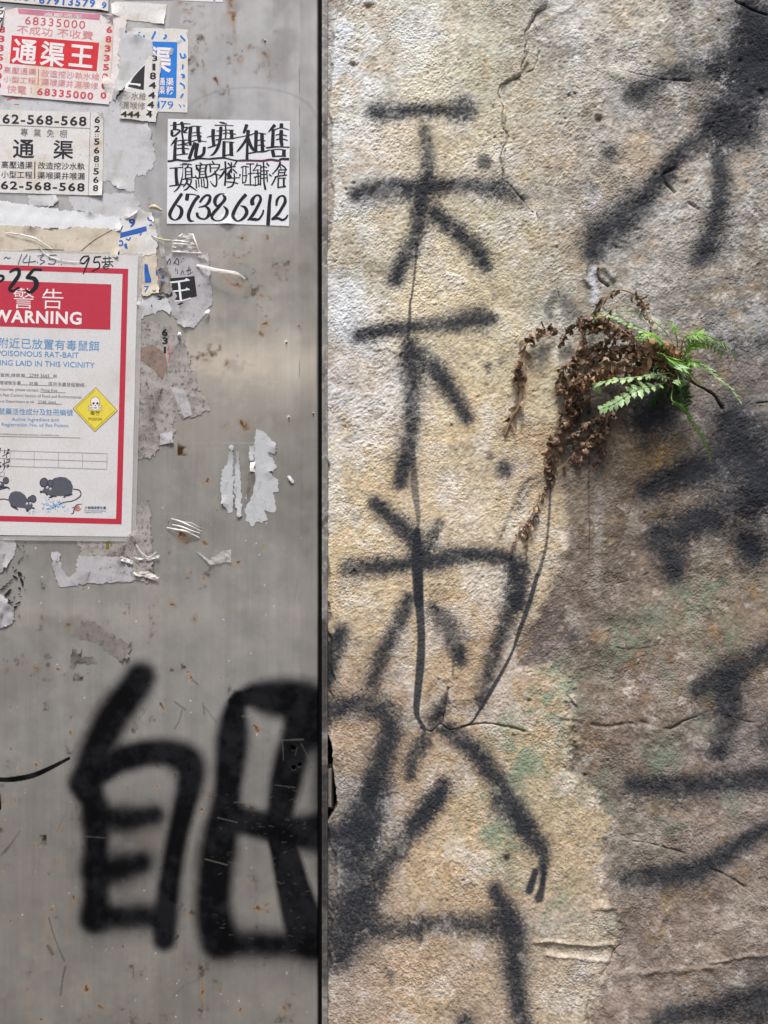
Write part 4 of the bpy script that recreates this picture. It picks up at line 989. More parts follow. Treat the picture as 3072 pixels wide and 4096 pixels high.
column(sc, None or (lambda x, y: (x, y)), [('6', 660, 1330, 24, 28), ('3', 661, 1363, 22, 26), ('1', 660, 1400, 9, 26)], M['black_ink'], 'printed_digit', 0.03, .3)
pen(sc, None, [W(3, (675, 1385), (678, 1420), (676, 1450))], M['red_ink'], 'printed_fragment', .3)
# jagged white glue residue in the middle of the door
scrap([(880, 230), (940, 258), (1000, 320), (1055, 392), (1040, 452), (975, 442), (1020, 500), (1052, 560), (1025, 602), (990, 592), (1050, 652), (1060, 720), (1070, 755), (1018, 772), (1042, 840), (1040, 925), (945, 918), (978, 985), (930, 1022), (890, 1008), (850, 1048), (788, 1000), (795, 850), (832, 580), (866, 500), (870, 370)], S6, M['white_residue'], 0.3,
      'large jagged white paper residue in the middle of the bare metal', 2.2, 16, cat='paper residue')
scrap([(655, 395), (690, 375), (686, 900), (665, 936), (590, 860), (588, 620), (648, 500)], S6, M['white_residue'], 0.3, 'left white residue strip with two black flecks beside the jagged residue', 2.2, 17, cat='paper residue')
scrap([(718, 420), (738, 430), (752, 640), (757, 965), (722, 962), (702, 720)], S6, M['white_residue'], 0.3, 'thin middle white residue strip beside the jagged residue', 1.8, 18, cat='paper residue')
scrap([(822, 380), (868, 372), (866, 490), (824, 500)], S6, M['white_residue'], 0.25, 'faint crumb of residue at the top left of the jagged white residue', 2.4, 19, cat='paper residue')
scrap([(822, 592), (875, 600), (860, 760), (805, 860), (798, 780)], S6, M['rust_scrap'], 0.45, 'mauve glue-stained sliver under the bright white tab', 1.2, 20, cat='glue stain')
scrap([(835, 515), (878, 518), (862, 562), (882, 600), (830, 592)], S6, M['bright_white'], 1.2, 'bright white paper tab on the jagged residue', 0.6, 21, cat='paper tab')
scrap([(1140, 632), (1158, 626), (1198, 672), (1188, 694), (1162, 668)], S6, M['clean_paper'], 0.5, 'tiny white fleck right of the jagged residue', 0.6, 22)
sc = bpy.data.objects['torn_paper'] if False else None
# residue under the notice
sc = scrap([(622, 325), (1100, 300), (1092, 50), (1240, 2), (1275, 560), (1235, 676), (1090, 672), (1080, 480), (650, 472), (660, 400)], S7, M['dirty_paper'], 0.4, 'blackened mottled paper strip under the lower right corner of the notice', 2.4, 23)
shape(sc, S7, [[(880, 345), (910, 342), (900, 410), (878, 400)]], M['olive_ink'], 'stain', .2)
scrap([(430, 428), (492, 440), (525, 590), (580, 642), (645, 560), (648, 470), (1010, 478), (1090, 560), (1100, 672), (900, 685), (490, 716), (465, 640), (438, 520)], S7, M['grey_scrap'], 0.5, 'pale torn paper with a U-shaped notch hanging below the notice', 2.2, 24)
scrap([(345, 640), (370, 628), (375, 720), (348, 718)], S7, M['grey_scrap'], 0.3, 'tiny grey scrap left of the paper with the U-shaped notch', 1.2, 25)
scrap([(-20, 345), (70, 290), (130, 300), (132, 430), (60, 560), (-20, 620)], S7, M['grey_scrap'], 0.5, 'torn grey paper corner below the left part of the notice', 2, 26)
sc = scrap([(-20, 770), (30, 790), (70, 850), (105, 890), (132, 990), (60, 1050), (-20, 1065)], S7, M['grey_scrap'], 0.8, 'crumpled grey paper lump at the left edge of the door', 2, 27, 0.7, 34)
# flecks of black print peeled on to the metal
def flecks(seq, name, label, mat, layer=.12):
    X, Y, F = [], [], []
    for p in seq:
        q = pts(S7, p); k = len(X)
        X += [a for a, _ in q]; Y += [b_ for _, b_ in q]; F.append(tuple(range(k, k + len(q))))
    ff = []
    for f in F:
        a = sum(X[f[i]] * Y[f[(i + 1) % len(f)]] - X[f[(i + 1) % len(f)]] * Y[f[i]] for i in range(len(f)))
        ff.append(f if a < 0 else f[::-1])
    h0 = 1.1
    o = mk(name, [P(x, y, layer + h0) for x, y in zip(X, Y)], ff, mat)
    tag(o, label, 'print residue'); return o
r5 = random.Random(8); fl = []
for x, y, w, h, a in [(20,740,70,14,-20),(45,715,60,12,-20),(70,690,60,12,-22),(95,665,50,12,-25),(60,780,60,30,-40),(85,750,40,18,-30),(130,640,60,20,35),(165,615,50,30,50),(185,670,55,26,60),(165,735,30,20,40),(190,700,30,14,70),(150,855,60,16,-25),(130,890,40,26,-30),(95,850,40,14,-20),(70,830,50,16,20),(120,810,30,8,-60),(205,640,20,10,60),(130,585,40,10,-50),(160,510,50,9,-60),(185,480,40,8,-40),(200,430,30,7,-20),(215,350,20,8,0),(150,380,40,8,50),(230,465,26,7,-30),(110,560,14,14,0),(30,810,30,20,30),(160,780,30,7,0),(175,800,30,7,-10),(210,745,18,7,-40),(195,380,30,10,40),(170,410,18,8,-30)]:
    c_, s_ = math.cos(R(a)), math.sin(R(a)); n_ = 7
    fl.append([(x + c_ * w / 2 * math.cos(t) * r5.uniform(.7, 1.15) - s_ * h / 2 * math.sin(t) * r5.uniform(.6, 1.3), y + s_ * w / 2 * math.cos(t) * r5.uniform(.7, 1.15) + c_ * h / 2 * math.sin(t) * r5.uniform(.6, 1.3)) for t in [6.283 * i / n_ for i in range(n_)]])
flecks(fl, 'print_flecks', 'flecks of peeled black print on the metal below the left part of the notice', M['black_ink'])
# glue ghosts
gl = scrap([(615, 1080), (690, 1000), (790, 1000), (860, 1080), (900, 1130), (960, 1130), (1010, 1150), (1060, 1200), (1085, 1150), (1098, 1180), (1080, 1300), (1060, 1315), (980, 1310), (890, 1262), (850, 1200), (770, 1180), (700, 1160), (615, 1140)], S7, M['rust_scrap'], 0.10, 'brown-grey glue ghost above the sprayed left character', 3.4, 28, cat='glue stain', name='glue_stain', thick=.25, wave=.06)
scrap([(600, 1240), (650, 1215), (680, 1230), (660, 1275), (640, 1300), (720, 1300), (780, 1305), (805, 1360), (740, 1375), (690, 1345), (640, 1340), (600, 1420), (578, 1390)], S7, M['rust_scrap'], 0.10, 'small hooked glue ghost above the sprayed left character', 3.2, 29, cat='glue stain', name='glue_stain', thick=.25, wave=.06)

# ---- stickers
tb = paper('sticker', pts(S1, [(-60, -160), (905, -100), (903, 100), (820, 88), (-60, 12)]), M['sticker_paper'], 2.2, 'white sticker with blue phone number 67913579 cut off by the top of the picture', 'sticker', peel=2, seed=31)
text(tb, S1, '67913579', 332, -28, 797, 4, 66, M['blue_ink'], 'phone_number', 0.03, spacing=1.25)
text(tb, S1, '9', 850, 25, 890, 27, 54, M['blue_ink'], 'phone_number', 0.03)
text(tb, S1, '快電', 120, -52, 245, -44, 62, M['blue_ink'])
column(tb, S1, [(':', 290, 0, 9, 34)], M['blue_ink'], 'lettering')
paper('sticker', [(498, -40), (694, -40), (694, 1), (498, 0)], M['clean_paper'], 0.4, 'white sticker corner at the very top, left of two more', 'sticker', seed=32)
paper('sticker', [(719, -40), (852, -40), (852, 8), (719, 2)], M['clean_paper'], 0.4, 'wider white sticker edge at the very top of the door', 'sticker', seed=33)
paper('sticker', [(862, -40), (891, -40), (891, 9), (862, 8)], M['clean_paper'], 0.4, 'narrowest white sticker edge at the very top of the door', 'sticker', seed=34)
bs = paper('sticker', pts(S1, [(925, 30), (960, 12), (1385, 38), (1362, 208), (1180, 178), (1040, 165), (930, 120)]), M['sticker_paper'], 0.5, 'blank white sticker strip right of the red drain sticker', 'sticker', peel=2, seed=35, rough=.6)

bl = paper('sticker', pts(S1, [(1045, 232), (1480, 240), (1562, 252), (1556, 935), (1240, 925), (1100, 800), (1045, 500)]), M['sticker_paper'], 0.5, 'white and blue drain sticker with torn left half, near the top of the door', 'sticker', peel=2, seed=36)
bp = shape(bl, S1, [[(1240, 345), (1472, 352), (1462, 815), (1310, 808), (1302, 520), (1236, 480)], [(1048, 345), (1120, 352), (1236, 356), (1230, 376), (1150, 374), (1080, 362), (1048, 358)]], M['panel_blue'], 'printed_panel')
under(bp, text(bl, S1, '渠', 1238, 380, 1432, 392, 218, M['white_ink'], 'character', 0.025, up=.26),
    column(bl, S1, [('渠', 1410, 680, 64, 66), ('務', 1412, 752, 64, 70), ('通', 1342, 680, 56, 62), ('渠', 1342, 750, 56, 66)], M['white_ink'], 'lettering', 0.015, .26))
text(bl, S1, '79', 1335, 838, 1440, 842, 62, M['panel_blue'], 'phone_number', 0.0)
pen(bl, S1, [W(14, (1318, 845), (1318, 895)), W(14, (1495, 445), (1510, 480), (1538, 475), (1530, 450)), W(14, (1518, 540), (1516, 572)), W(12, (1505, 620), (1530, 625), (1515, 645), (1535, 640)), W(13, (1495, 690), (1525, 710), (1530, 735)), W(14, (1520, 780), (1500, 812)), W(9, (1490, 870), (1500, 890)), W(9, (1525, 870), (1530, 885)), W(16, (1500, 300), (1535, 340))], M['panel_blue'], 'phone_number')
pen(bl, S1, [W(16, (1045, 265), (1058, 300)), W(14, (1120, 310), (1150, 295), (1190, 320), (1195, 295)), W(16, (1262, 325), (1290, 265)), W(14, (1360, 325), (1380, 305), (1372, 290)), W(8, (1150, 275), (1165, 270))], M['panel_blue'], 'lettering')
shape(bl, S1, [[(1395, 455), (1420, 395), (1445, 410), (1430, 460)], [(1465, 345), (1500, 315), (1510, 340), (1480, 360)], [(1540, 260), (1562, 250), (1562, 330), (1552, 300)]], M['film'], 'lifted_edge', .5)
tw = paper('sticker', pts(S1, [(1240, 470), (1335, 480), (1318, 760), (1298, 1018), (995, 985), (1035, 760), (1062, 690), (1120, 620), (1200, 535)]), M['sticker_paper'], 2.1, 'torn sticker scrap with black triangle and black digits over the blue sticker', 'sticker', peel=2, seed=37, rough=.8)
shape(tw, S1, [[(1205, 545), (1196, 752), (1066, 730), (1108, 650), (1150, 600)]], M['black_ink'], 'printed_panel')
pen(tw, S1, [[(1075, 702, 12), (1130, 706, 14), (1165, 712, 22)]], M['white_ink'], 'character', .25)
column(tw, S1, [('3', 1288, 490, 42, 46), ('1', 1280, 562, 26, 56), ('8', 1272, 636, 52, 58), ('4', 1268, 714, 62, 54), ('4', 1262, 796, 60, 54), ('4', 1254, 874, 58, 54), ('4', 1240, 952, 52, 54)], M['black_ink'], 'phone_number', 0.03)
text(tw, S1, '水維', 1098, 768, 1215, 776, 64, M['grey_ink']); text(tw, S1, '漏喉修', 1014, 848, 1210, 856, 60, M['grey_ink']); text(tw, S1, '444', 1006, 926, 1166, 932, 50, M['black_ink'], 'phone_number', 0.03)

rr = paper('sticker', pts(S1, [(820, 108), (1052, 140), (1000, 700), (975, 775), (930, 835), (890, 868), (860, 700)]), M['pink_paper'], 0.9, 'pinkish torn backing sticking out right of the red drain sticker', 'paper scrap', G_RES, peel=2, seed=38, rough=1.6)
rd = paper('sticker', pts(S1, [(-80, 95), (45, 92), (140, 70), (450, 92), (830, 118), (945, 148), (935, 420), (905, 870), (450, 830), (-80, 785)]), M['pink_paper'], 1.4, 'white drain-clearing sticker with red panel and red numbers, upper left', 'sticker', peel=2, seed=39, wave=0.25)
shape(rd, S1, [[(150, 76), (450, 98), (835, 124), (828, 172), (600, 150), (350, 135), (160, 118)]], M['pink_ink'], 'faded_band')
text(rd, S1, '高壓通渠', 370, 108, 690, 128, 34, M['pink_paper'], 'lettering', 0.01, up=.24)
text(rd, S1, '68335000', 215, 140, 712, 180, 66, M['rose_ink'], 'phone_number', 0.0, spacing=1.15)
text(rd, S1, '不成功 不收費', 148, 212, 778, 266, 72, M['pale_red_ink'], 'slogan', 0.0)
rp = shape(rd, S1, [[(102, 298), (460, 330), (826, 360), (805, 596), (440, 562), (84, 530)]], M['red_ink'], 'printed_panel')
under(rp, text(rd, S1, '通', 118, 322, 322, 342, 206, M['white_ink'], 'character', 0.022, up=.26), text(rd, S1, '渠', 350, 342, 552, 362, 206, M['white_ink'], 'character', 0.022, up=.26), text(rd, S1, '王', 588, 370, 784, 388, 184, M['white_ink'], 'character', 0.022, up=.26))
text(rd, S1, '高壓通渠', 36, 556, 305, 574, 56, M['pale_red_ink']); text(rd, S1, '小型工程', 34, 634, 300, 652, 52, M['pale_red_ink'])
text(rd, S1, '改造挖沙執水維', 350, 582, 830, 614, 60, M['pale_red_ink']); text(rd, S1, '渠喉渠井漏喉修', 350, 654, 820, 690, 60, M['pale_red_ink'])
line(rd, S1, [((325, 578), (319, 710))], M['rose_ink'], 'rule', 6)
text(rd, S1, '快電', 64, 708, 226, 720, 68, M['pale_red_ink']); column(rd, S1, [(':', 262, 755, 10, 40)], M['pale_red_ink'], 'lettering')
text(rd, S1, '68335000', 315, 730, 780, 772, 62, M['rose_ink'], 'phone_number', 0.025, spacing=1.2)
column(rd, S1, [(c, 910 - i * 7.0, 252 + i * 77.6, 50, 54) for i, c in enumerate('68335000')], M['rose_ink'], 'phone_number', 0.035)
column(rd, S1, [(c, 22 - i * 5.4, 250 + i * 77, 50, 54) for i, c in enumerate('83350000'[:7])], M['rose_ink'], 'phone_number', 0.035)
lb = paper('sticker', pts(S1, [(-60, 55), (45, 68), (30, 180), (10, 250), (-60, 260)]), M['sticker_paper'], 2.0, 'sliver of a white sticker with black brush strokes at the left edge', 'sticker', peel=2, seed=40, rough=.6)
pen(lb, S1, [W(9, (-10, 75), (30, 68)), W(8, (0, 95), (30, 100)), W(9, (-5, 130), (20, 120), (35, 95)), W(9, (-5, 160), (35, 165)), W(10, (30, 165), (10, 190), (-10, 195))], M['marker'], 'character')

st_ = paper('sticker', pts(S1, [(-60, 912), (862, 938), (852, 1626), (-60, 1598)]), M['sticker_paper'], 1.2, 'white drain-clearing sticker printed in black with 62-568-568', 'sticker', peel=2, seed=41)
text(st_, S1, '62-568-568', 26, 948, 722, 970, 80, M['black_ink'], 'phone_number', 0.022, spacing=1.15)
line(st_, S1, [((-20, 1040), (748, 1068))], M['grey_ink'], 'rule', 4); line(st_, S1, [((753, 938), (735, 1622))], M['grey_ink'], 'rule', 4)
for i, c in enumerate('專業免棚'): text(st_, S1, c, 176 + i * 108, 1066 + i * 4, 236 + i * 108, 1068 + i * 4, 66, M['grey_ink'])
text(st_, S1, '通', 112, 1158, 290, 1162, 156, M['black_ink'], 'character', 0.014); text(st_, S1, '渠', 446, 1164, 614, 1168, 156, M['black_ink'], 'character', 0.014)
text(st_, S1, '高壓通渠', 16, 1338, 274, 1344, 60, M['black_ink'], bold=.004); text(st_, S1, '小型工程', 14, 1420, 272, 1426, 58, M['black_ink'], bold=.004)
line(st_, S1, [((293, 1345), (290, 1482))], M['black_ink'], 'rule', 8)
text(st_, S1, '改造挖沙水執', 320, 1346, 706, 1354, 60, M['black_ink'], bold=.004); text(st_, S1, '渠喉渠井喉漏', 316, 1428, 706, 1436, 60, M['black_ink'], bold=.004)
text(st_, S1, '62-568-568', 12, 1502, 706, 1522, 70, M['black_ink'], 'phone_number', 0.022, spacing=1.15)
column(st_, S1, [(c, 810 - 0.024 * (y - 1000), y, 46, 52) for c, y in zip('6256856 8'.replace(' ', ''), (998, 1073, 1178, 1250, 1322, 1424, 1494, 1564))], M['black_ink'], 'phone_number', 0.02)
column(st_, S1, [(':', x, y, 9, 24) for y in (1126, 1373) for x in (796, 816)], M['black_ink'], 'phone_number', 0.03)

# ---- handwritten notice
hn = paper('notice', [(672, 476), (910, 480), (1160, 485), (1156, 905), (910, 896), (668, 896)], M['clean_paper'], 0.6, 'clean white notice with bold handwritten black characters and 6738 6212', 'notice', seed=42, wave=.2, peel=1)
HA = crop(660, 470, 260); HB = crop(910, 470, 260); HC = crop(660, 640, 260); HD = crop(910, 650, 260)
def tp(*seq): return [tuple(q) for q in seq]
pen(hn, HA, [W(95, (252, 135), (250, 310)), [(135, 207, 14), (300, 185, 22), (500, 165, 28), (650, 170, 20)], [(425, 135, 90), (452, 210, 85), (450, 300, 75), (440, 410, 50), (462, 555, 48)], W(80, (180, 370), (182, 455)),
    [(150, 350, 34), (210, 318, 30), (300, 312, 32), (385, 342, 45), (330, 405, 50), (240, 475, 40), (180, 480, 30)], [(470, 260, 24), (575, 262, 40), (510, 350, 50), (490, 390, 30), (570, 390, 24)],
    [(660, 250, 95), (640, 450, 92), (638, 620, 90), (655, 715, 70)], [(600, 268, 34), (680, 238, 26), (760, 225, 22), (940, 236, 14)], [(845, 245, 95), (852, 430, 92), (888, 620, 95)], W(20, (690, 398), (840, 385), (935, 402)), W(20, (690, 478), (820, 462)), [(880, 470, 60), (935, 492, 30)],
    [(690, 622, 30), (815, 582, 26), (950, 610, 22), (1068, 622, 14)], [(765, 655, 80), (705, 820, 86), (625, 1055, 84)], [(832, 680, 95), (800, 850, 92), (792, 1010, 85), (900, 1000, 62), (985, 925, 78), (1008, 770, 84)],
    [(305, 525, 58), (235, 620, 60), (145, 728, 10)], [(278, 620, 60), (262, 780, 80), (248, 1080, 90)], W(24, (300, 605), (440, 585), (600, 582)), W(26, (325, 712), (430, 690), (600, 648)), W(26, (510, 700), (595, 715)), W(24, (310, 800), (460, 790), (610, 806)), W(24, (300, 962), (450, 945), (590, 932)), [(466, 600, 78), (468, 780, 78), (480, 920, 90)]], M['marker'], 'character')
pen(hn, HA, [[(1235, 320, 98), (1228, 500, 92), (1250, 715, 85)], [(1075, 510, 20), (1180, 482, 28), (1380, 466, 26)], [(1092, 782, 26), (1230, 738, 44), (1330, 700, 30)], [(1398, 128, 26), (1480, 142, 48), (1590, 176, 14)], [(1270, 202, 26), (1480, 204, 22), (1750, 214, 18)],
    [(1430, 255, 88), (1420, 450, 84), (1398, 620, 80), (1340, 790, 78), (1255, 920, 60), (1148, 990, 14)], W(22, (1318, 350), (1480, 335), (1640, 325), (1755, 332)), [(1548, 225, 34), (1556, 400, 44), (1545, 540, 36)], [(1692, 335, 95), (1705, 430, 92), (1708, 540, 92)], W(24, (1480, 420), (1600, 402), (1810, 432)),
    [(1300, 578, 34), (1480, 556, 26), (1700, 545, 30), (1850, 515, 24), (2062, 478, 22)], [(1512, 625, 84), (1506, 800, 88), (1505, 1000, 86)], W(22, (1475, 622), (1600, 628), (1770, 642)), [(1688, 640, 95), (1692, 800, 100), (1695, 965, 100)], W(32, (1495, 985), (1620, 960), (1750, 972))], M['marker'], 'character')
pen(hn, HB, [[(492, 200, 95), (460, 290, 80), (420, 395, 70)], [(530, 345, 98), (520, 450, 90)], [(540, 450, 80), (505, 530, 80), (400, 690, 66), (290, 830, 50), (230, 892, 12)], [(512, 600, 60), (505, 850, 72), (500, 1075, 80)], [(545, 540, 60), (580, 690, 80), (640, 800, 80), (690, 860, 40)], [(460, 478, 30), (570, 455, 32), (660, 425, 26)],
    [(736, 355, 96), (728, 600, 92), (722, 870, 90)], W(24, (600, 444), (700, 410), (800, 405), (985, 430)), [(882, 420, 96), (888, 640, 94), (898, 850, 96)], W(26, (780, 592), (860, 580), (965, 604)), W(26, (780, 722), (860, 708), (965, 736)), [(550, 920, 34), (760, 885, 34), (950, 872, 40), (1090, 828, 22)]], M['marker'], 'character')
pen(hn, HB, [[(1205, 205, 92), (1125, 295, 66), (1035, 392, 12)], [(1168, 320, 84), (1160, 540, 92), (1150, 750, 92)], [(1205, 320, 34), (1300, 285, 26), (1400, 272, 30), (1570, 322, 18)], W(98, (1378, 175), (1376, 265)), [(1375, 345, 100), (1368, 560, 98), (1392, 715, 84)], W(28, (1232, 456), (1350, 436), (1515, 474)), W(28, (1242, 578), (1370, 545), (1530, 588)),
    [(990, 780, 36), (1150, 762, 46), (1300, 752, 34), (1575, 764, 32)], [(1150, 840, 92), (1182, 990, 94)], W(24, (1100, 842), (1290, 815), (1495, 836)), [(1442, 845, 96), (1440, 985, 98)], W(34, (1150, 1002), (1300, 990), (1490, 992))], M['marker'], 'character')
pen(hn, HA, [[(80, 1122, 44), (180, 1112, 44), (300, 1085, 50), (450, 1106, 40), (600, 1112, 40), (780, 1070, 40), (900, 1048, 44), (1100, 1062, 34), (1250, 1052, 44), (1500, 1036, 40), (1700, 1080, 30), (1850, 1108, 40)]], M['marker'], 'underline', .3)
pen(hn, HA, [[(1840, 1106, 36), (2050, 1098, 46), (2300, 1104, 40), (2500, 1108, 46), (2700, 1078, 50), (2880, 1104, 50), (2960, 1080, 50)]], M['purple_ink'], 'underline', .34)
pen(hn, HA, [[(2930, 1080, 50), (3000, 1060, 50), (3100, 1066, 54), (3160, 1062, 54)]], M['marker'], 'underline', .38)
pen(hn, HC, [W(26, (120, 215), (280, 206), (450, 194)), [(288, 215, 88), (290, 420, 82), (312, 640, 100)], W(32, (115, 672), (300, 648), (480, 628)),
    W(24, (445, 92), (560, 102), (685, 126)), W(18, (390, 130), (560, 122)), [(460, 125, 22), (456, 350, 20), (405, 590, 44), (330, 730, 40), (235, 815, 24)], [(600, 130, 36), (562, 200, 40)], W(38, (528, 225), (530, 500)), W(24, (500, 215), (600, 196), (700, 208)), W(46, (678, 210), (690, 460)), W(18, (540, 302), (660, 300)), W(20, (540, 378), (660, 370)), W(26, (450, 500), (560, 470), (790, 442)),
    [(560, 480, 60), (560, 570, 50), (470, 690, 30)], [(680, 525, 40), (640, 640, 40), (560, 740, 40), (478, 775, 20)], [(545, 580, 40), (660, 680, 45), (830, 795, 12)], W(20, (600, 500), (690, 500))], M['marker'], 'character')
pen(hn, HC, [W(36, (892, 78), (962, 132)), W(44, (800, 130), (812, 250)), W(24, (790, 145), (950, 130), (1130, 118)), W(44, (830, 200), (868, 290)), W(44, (905, 150), (890, 300), (882, 450)), W(18, (900, 222), (1040, 206)), W(18, (900, 302), (1030, 290)), W(20, (900, 378), (1030, 366)), W(30, (800, 468), (950, 450), (1110, 432)), W(52, (1062, 130), (1035, 300), (1062, 470)), W(24, (772, 400), (832, 482)),
    [(1070, 470, 40), (1092, 600, 40), (1075, 710, 40), (960, 680, 16)], W(36, (795, 520), (808, 722)), W(32, (856, 492), (872, 690)), W(32, (928, 490), (942, 690)), W(34, (988, 480), (1008, 670))], M['marker'], 'character')
pen(hn, HC, [W(36, (1208, 30), (1260, 122)), W(42, (1150, 100), (1166, 312)), W(24, (1150, 122), (1270, 108), (1400, 118)), [(1392, 118, 44), (1375, 200, 42), (1280, 320, 30), (1190, 400, 40), (1080, 432, 20)], W(22, (1180, 206), (1360, 202)), W(22, (1080, 434), (1280, 370), (1420, 402)), [(1275, 280, 34), (1312, 400, 44), (1322, 520, 44), (1312, 650, 44), (1255, 668, 40), (1150, 540, 14)]], M['marker'], 'character')
pen(hn, HC, [W(28, (1400, 256), (1530, 230), (1680, 190)), W(50, (1540, 45), (1552, 350), (1530, 655)), [(1525, 285, 60), (1440, 410, 50), (1360, 500, 14)], W(36, (1610, 80), (1690, 165)), W(36, (1698, 65), (1700, 330)), W(34, (1830, 50), (1745, 175)), W(26, (1595, 200), (1700, 180), (1805, 175)), W(34, (1735, 240), (1840, 345)), [(1700, 230, 40), (1640, 320, 60), (1580, 380, 30)], [(1620, 360, 90), (1660, 460, 120)], [(1765, 350, 36), (1775, 500, 40), (1720, 660, 44), (1580, 716, 20)], W(30, (1570, 560), (1740, 575), (1868, 608)), W(26, (1585, 475), (1760, 464), (1910, 452))], M['marker'], 'character')
pen(hn, HD, [W(42, (322, 308), (318, 352)), W(28, (396, 112), (386, 540)), W(26, (345, 132), (430, 100), (540, 122)), [(470, 110, 32), (472, 460, 34), (390, 535, 24)], W(24, (390, 342), (510, 340)), W(26, (480, 40), (680, 40)), W(36, (586, 40), (586, 570)), W(24, (520, 292), (700, 272)), W(28, (430, 572), (700, 580)),
    W(28, (762, 20), (722, 120), (650, 222)), W(24, (740, 96), (800, 72), (860, 86)), W(20, (690, 212), (760, 190), (802, 190)), W(38, (775, 190), (795, 560)), W(24, (720, 282), (850, 268)), W(32, (680, 380), (830, 350)), W(24, (714, 380), (716, 590)), W(28, (700, 600), (780, 570), (860, 548)), W(36, (852, 90), (842, 580)), W(24, (850, 132), (930, 110), (1005, 130)), [(920, 0, 40), (932, 300, 44), (934, 500, 46), (970, 690, 60)], [(1000, 210, 36), (1010, 300, 34), (1020, 500, 34)], W(22, (850, 222), (1050, 210)), W(22, (850, 312), (1010, 300)), W(24, (850, 412), (1030, 390)), W(36, (1002, 20), (1060, 92)), W(34, (1068, 308), (1122, 352)),
    [(1350, 0, 50), (1280, 150, 44), (1148, 300, 24)], W(36, (1340, 50), (1440, 105), (1505, 195)), W(24, (1335, 82), (1372, 172)), W(24, (1310, 192), (1500, 190)), W(34, (1318, 190), (1295, 335)), W(34, (1480, 190), (1450, 325)), W(24, (1310, 262), (1460, 258)), W(30, (1210, 374), (1350, 342), (1515, 324)), W(38, (1240, 370), (1190, 470), (1130, 580)), W(44, (1300, 400), (1290, 640)), W(22, (1300, 402), (1490, 402)), W(54, (1440, 400), (1440, 630)), W(30, (1280, 642), (1380, 630), (1490, 608))], M['marker'], 'character')
pen(hn, HC, [[(430, 872, 80), (340, 1000, 84), (210, 1200, 82), (128, 1380, 92), (165, 1490, 60), (270, 1535, 32), (390, 1450, 84), (430, 1320, 96), (395, 1215, 74), (290, 1150, 18)], [(580, 880, 98), (560, 1020, 100)], [(560, 880, 34), (720, 882, 28), (890, 930, 20)], [(868, 925, 80), (760, 1050, 84), (655, 1250, 88), (602, 1420, 92), (640, 1545, 70), (750, 1566, 10)],
    [(895, 1080, 56), (960, 985, 62), (1060, 905, 52), (1150, 935, 70), (1130, 1060, 84), (1030, 1168, 54), (865, 1212, 24)], [(1030, 1180, 40), (1115, 1260, 78), (1125, 1390, 96), (1040, 1500, 44), (920, 1498, 46), (840, 1440, 70), (820, 1360, 74)],
    [(1520, 862, 14), (1400, 880, 44), (1305, 965, 86), (1275, 1080, 90), (1335, 1180, 54), (1470, 1090, 70), (1535, 980, 84), (1480, 895, 34)], [(1470, 1110, 50), (1350, 1235, 76), (1225, 1380, 82), (1200, 1470, 70), (1290, 1548, 34), (1440, 1540, 34), (1560, 1430, 86), (1585, 1290, 82), (1500, 1185, 28)]], M['marker'], 'phone_number')
pen(hn, HD, [[(468, 830, 92), (350, 960, 84), (222, 1150, 86), (142, 1340, 92), (175, 1440, 74), (270, 1498, 38), (400, 1430, 70), (492, 1290, 96), (450, 1155, 74), (330, 1108, 20)], [(640, 1075, 112), (632, 970, 102), (720, 852, 48), (820, 855, 58), (845, 960, 78), (770, 1130, 78), (640, 1350, 84), (520, 1475, 36)], [(560, 1452, 50), (700, 1455, 78), (800, 1450, 56), (890, 1330, 50), (922, 1220, 44)],
    [(1102, 830, 82), (1070, 1050, 86), (1056, 1300, 100), (1036, 1585, 98)], [(1250, 1100, 56), (1270, 960, 70), (1360, 860, 42), (1450, 880, 60), (1475, 1000, 84), (1400, 1150, 78), (1280, 1330, 78), (1130, 1442, 36)], [(1130, 1456, 50), (1290, 1430, 66), (1400, 1472, 60), (1490, 1425, 52), (1540, 1350, 40)]], M['marker'], 'phone_number')

# ---- warning poster
wp = paper('warning_poster', [(-256, 1000), (0, 1008), (554, 1024), (540, 1580), (526, 2147), (0, 2140), (-290, 2136)], M['poster_paper'], 2.0, 'red-bordered rat poison warning poster with yellow diamond and cartoon rats', 'poster', seed=43, wave=.22, wl=420)
paper('plastic_sleeve', [(-262, 990), (0, 998), (573, 1012), (560, 1580), (544, 2166), (0, 2160), (-296, 2150)], M['film'], 1.7, parent=wp, seed=43, wave=.15, wl=200, thick=.1)
def bord(a, b_): return [a[0], a[1], b_[1], b_[0]]
oT = [(-226, 1054), (515, 1077), (488, 2097), (-255, 2078)]; iT = [(-206, 1074), (492, 1097), (466, 2075), (-234, 2057)]
shape(wp, None, [[oT[i], oT[(i + 1) % 4], iT[(i + 1) % 4], iT[i]] for i in range(4)], M['crimson'], 'red_border')
wr = shape(wp, None, [[(-160, 1119), (447, 1139), (443, 1320), (-164, 1302)]], M['crimson'], 'red_panel')
under(wr, text(wp, S3, '警', 134, 882, 332, 888, 196, M['white_ink'], 'headline', -0.004, up=.24), text(wp, S3, '告', 408, 890, 608, 896, 192, M['white_ink'], 'headline', -0.004, up=.24), text(wp, S3, 'WARNING', -66, 1088, 780, 1112, 122, M['white_ink'], 'headline', 0.03, up=.24, spacing=1.1))
text(wp, S3, '附近已放置有毒鼠餌', -6, 1352, 948, 1388, 98, M['sky_ink'], 'headline')
text(wp, S3, 'POISONOUS RAT-BAIT', -18, 1474, 752, 1496, 52, M['sky_ink'], 'headline', .004); text(wp, S3, 'BEING LAID IN THIS VICINITY', -72, 1562, 903, 1590, 52, M['sky_ink'], 'headline', .004)
sm = M['grey_ink']
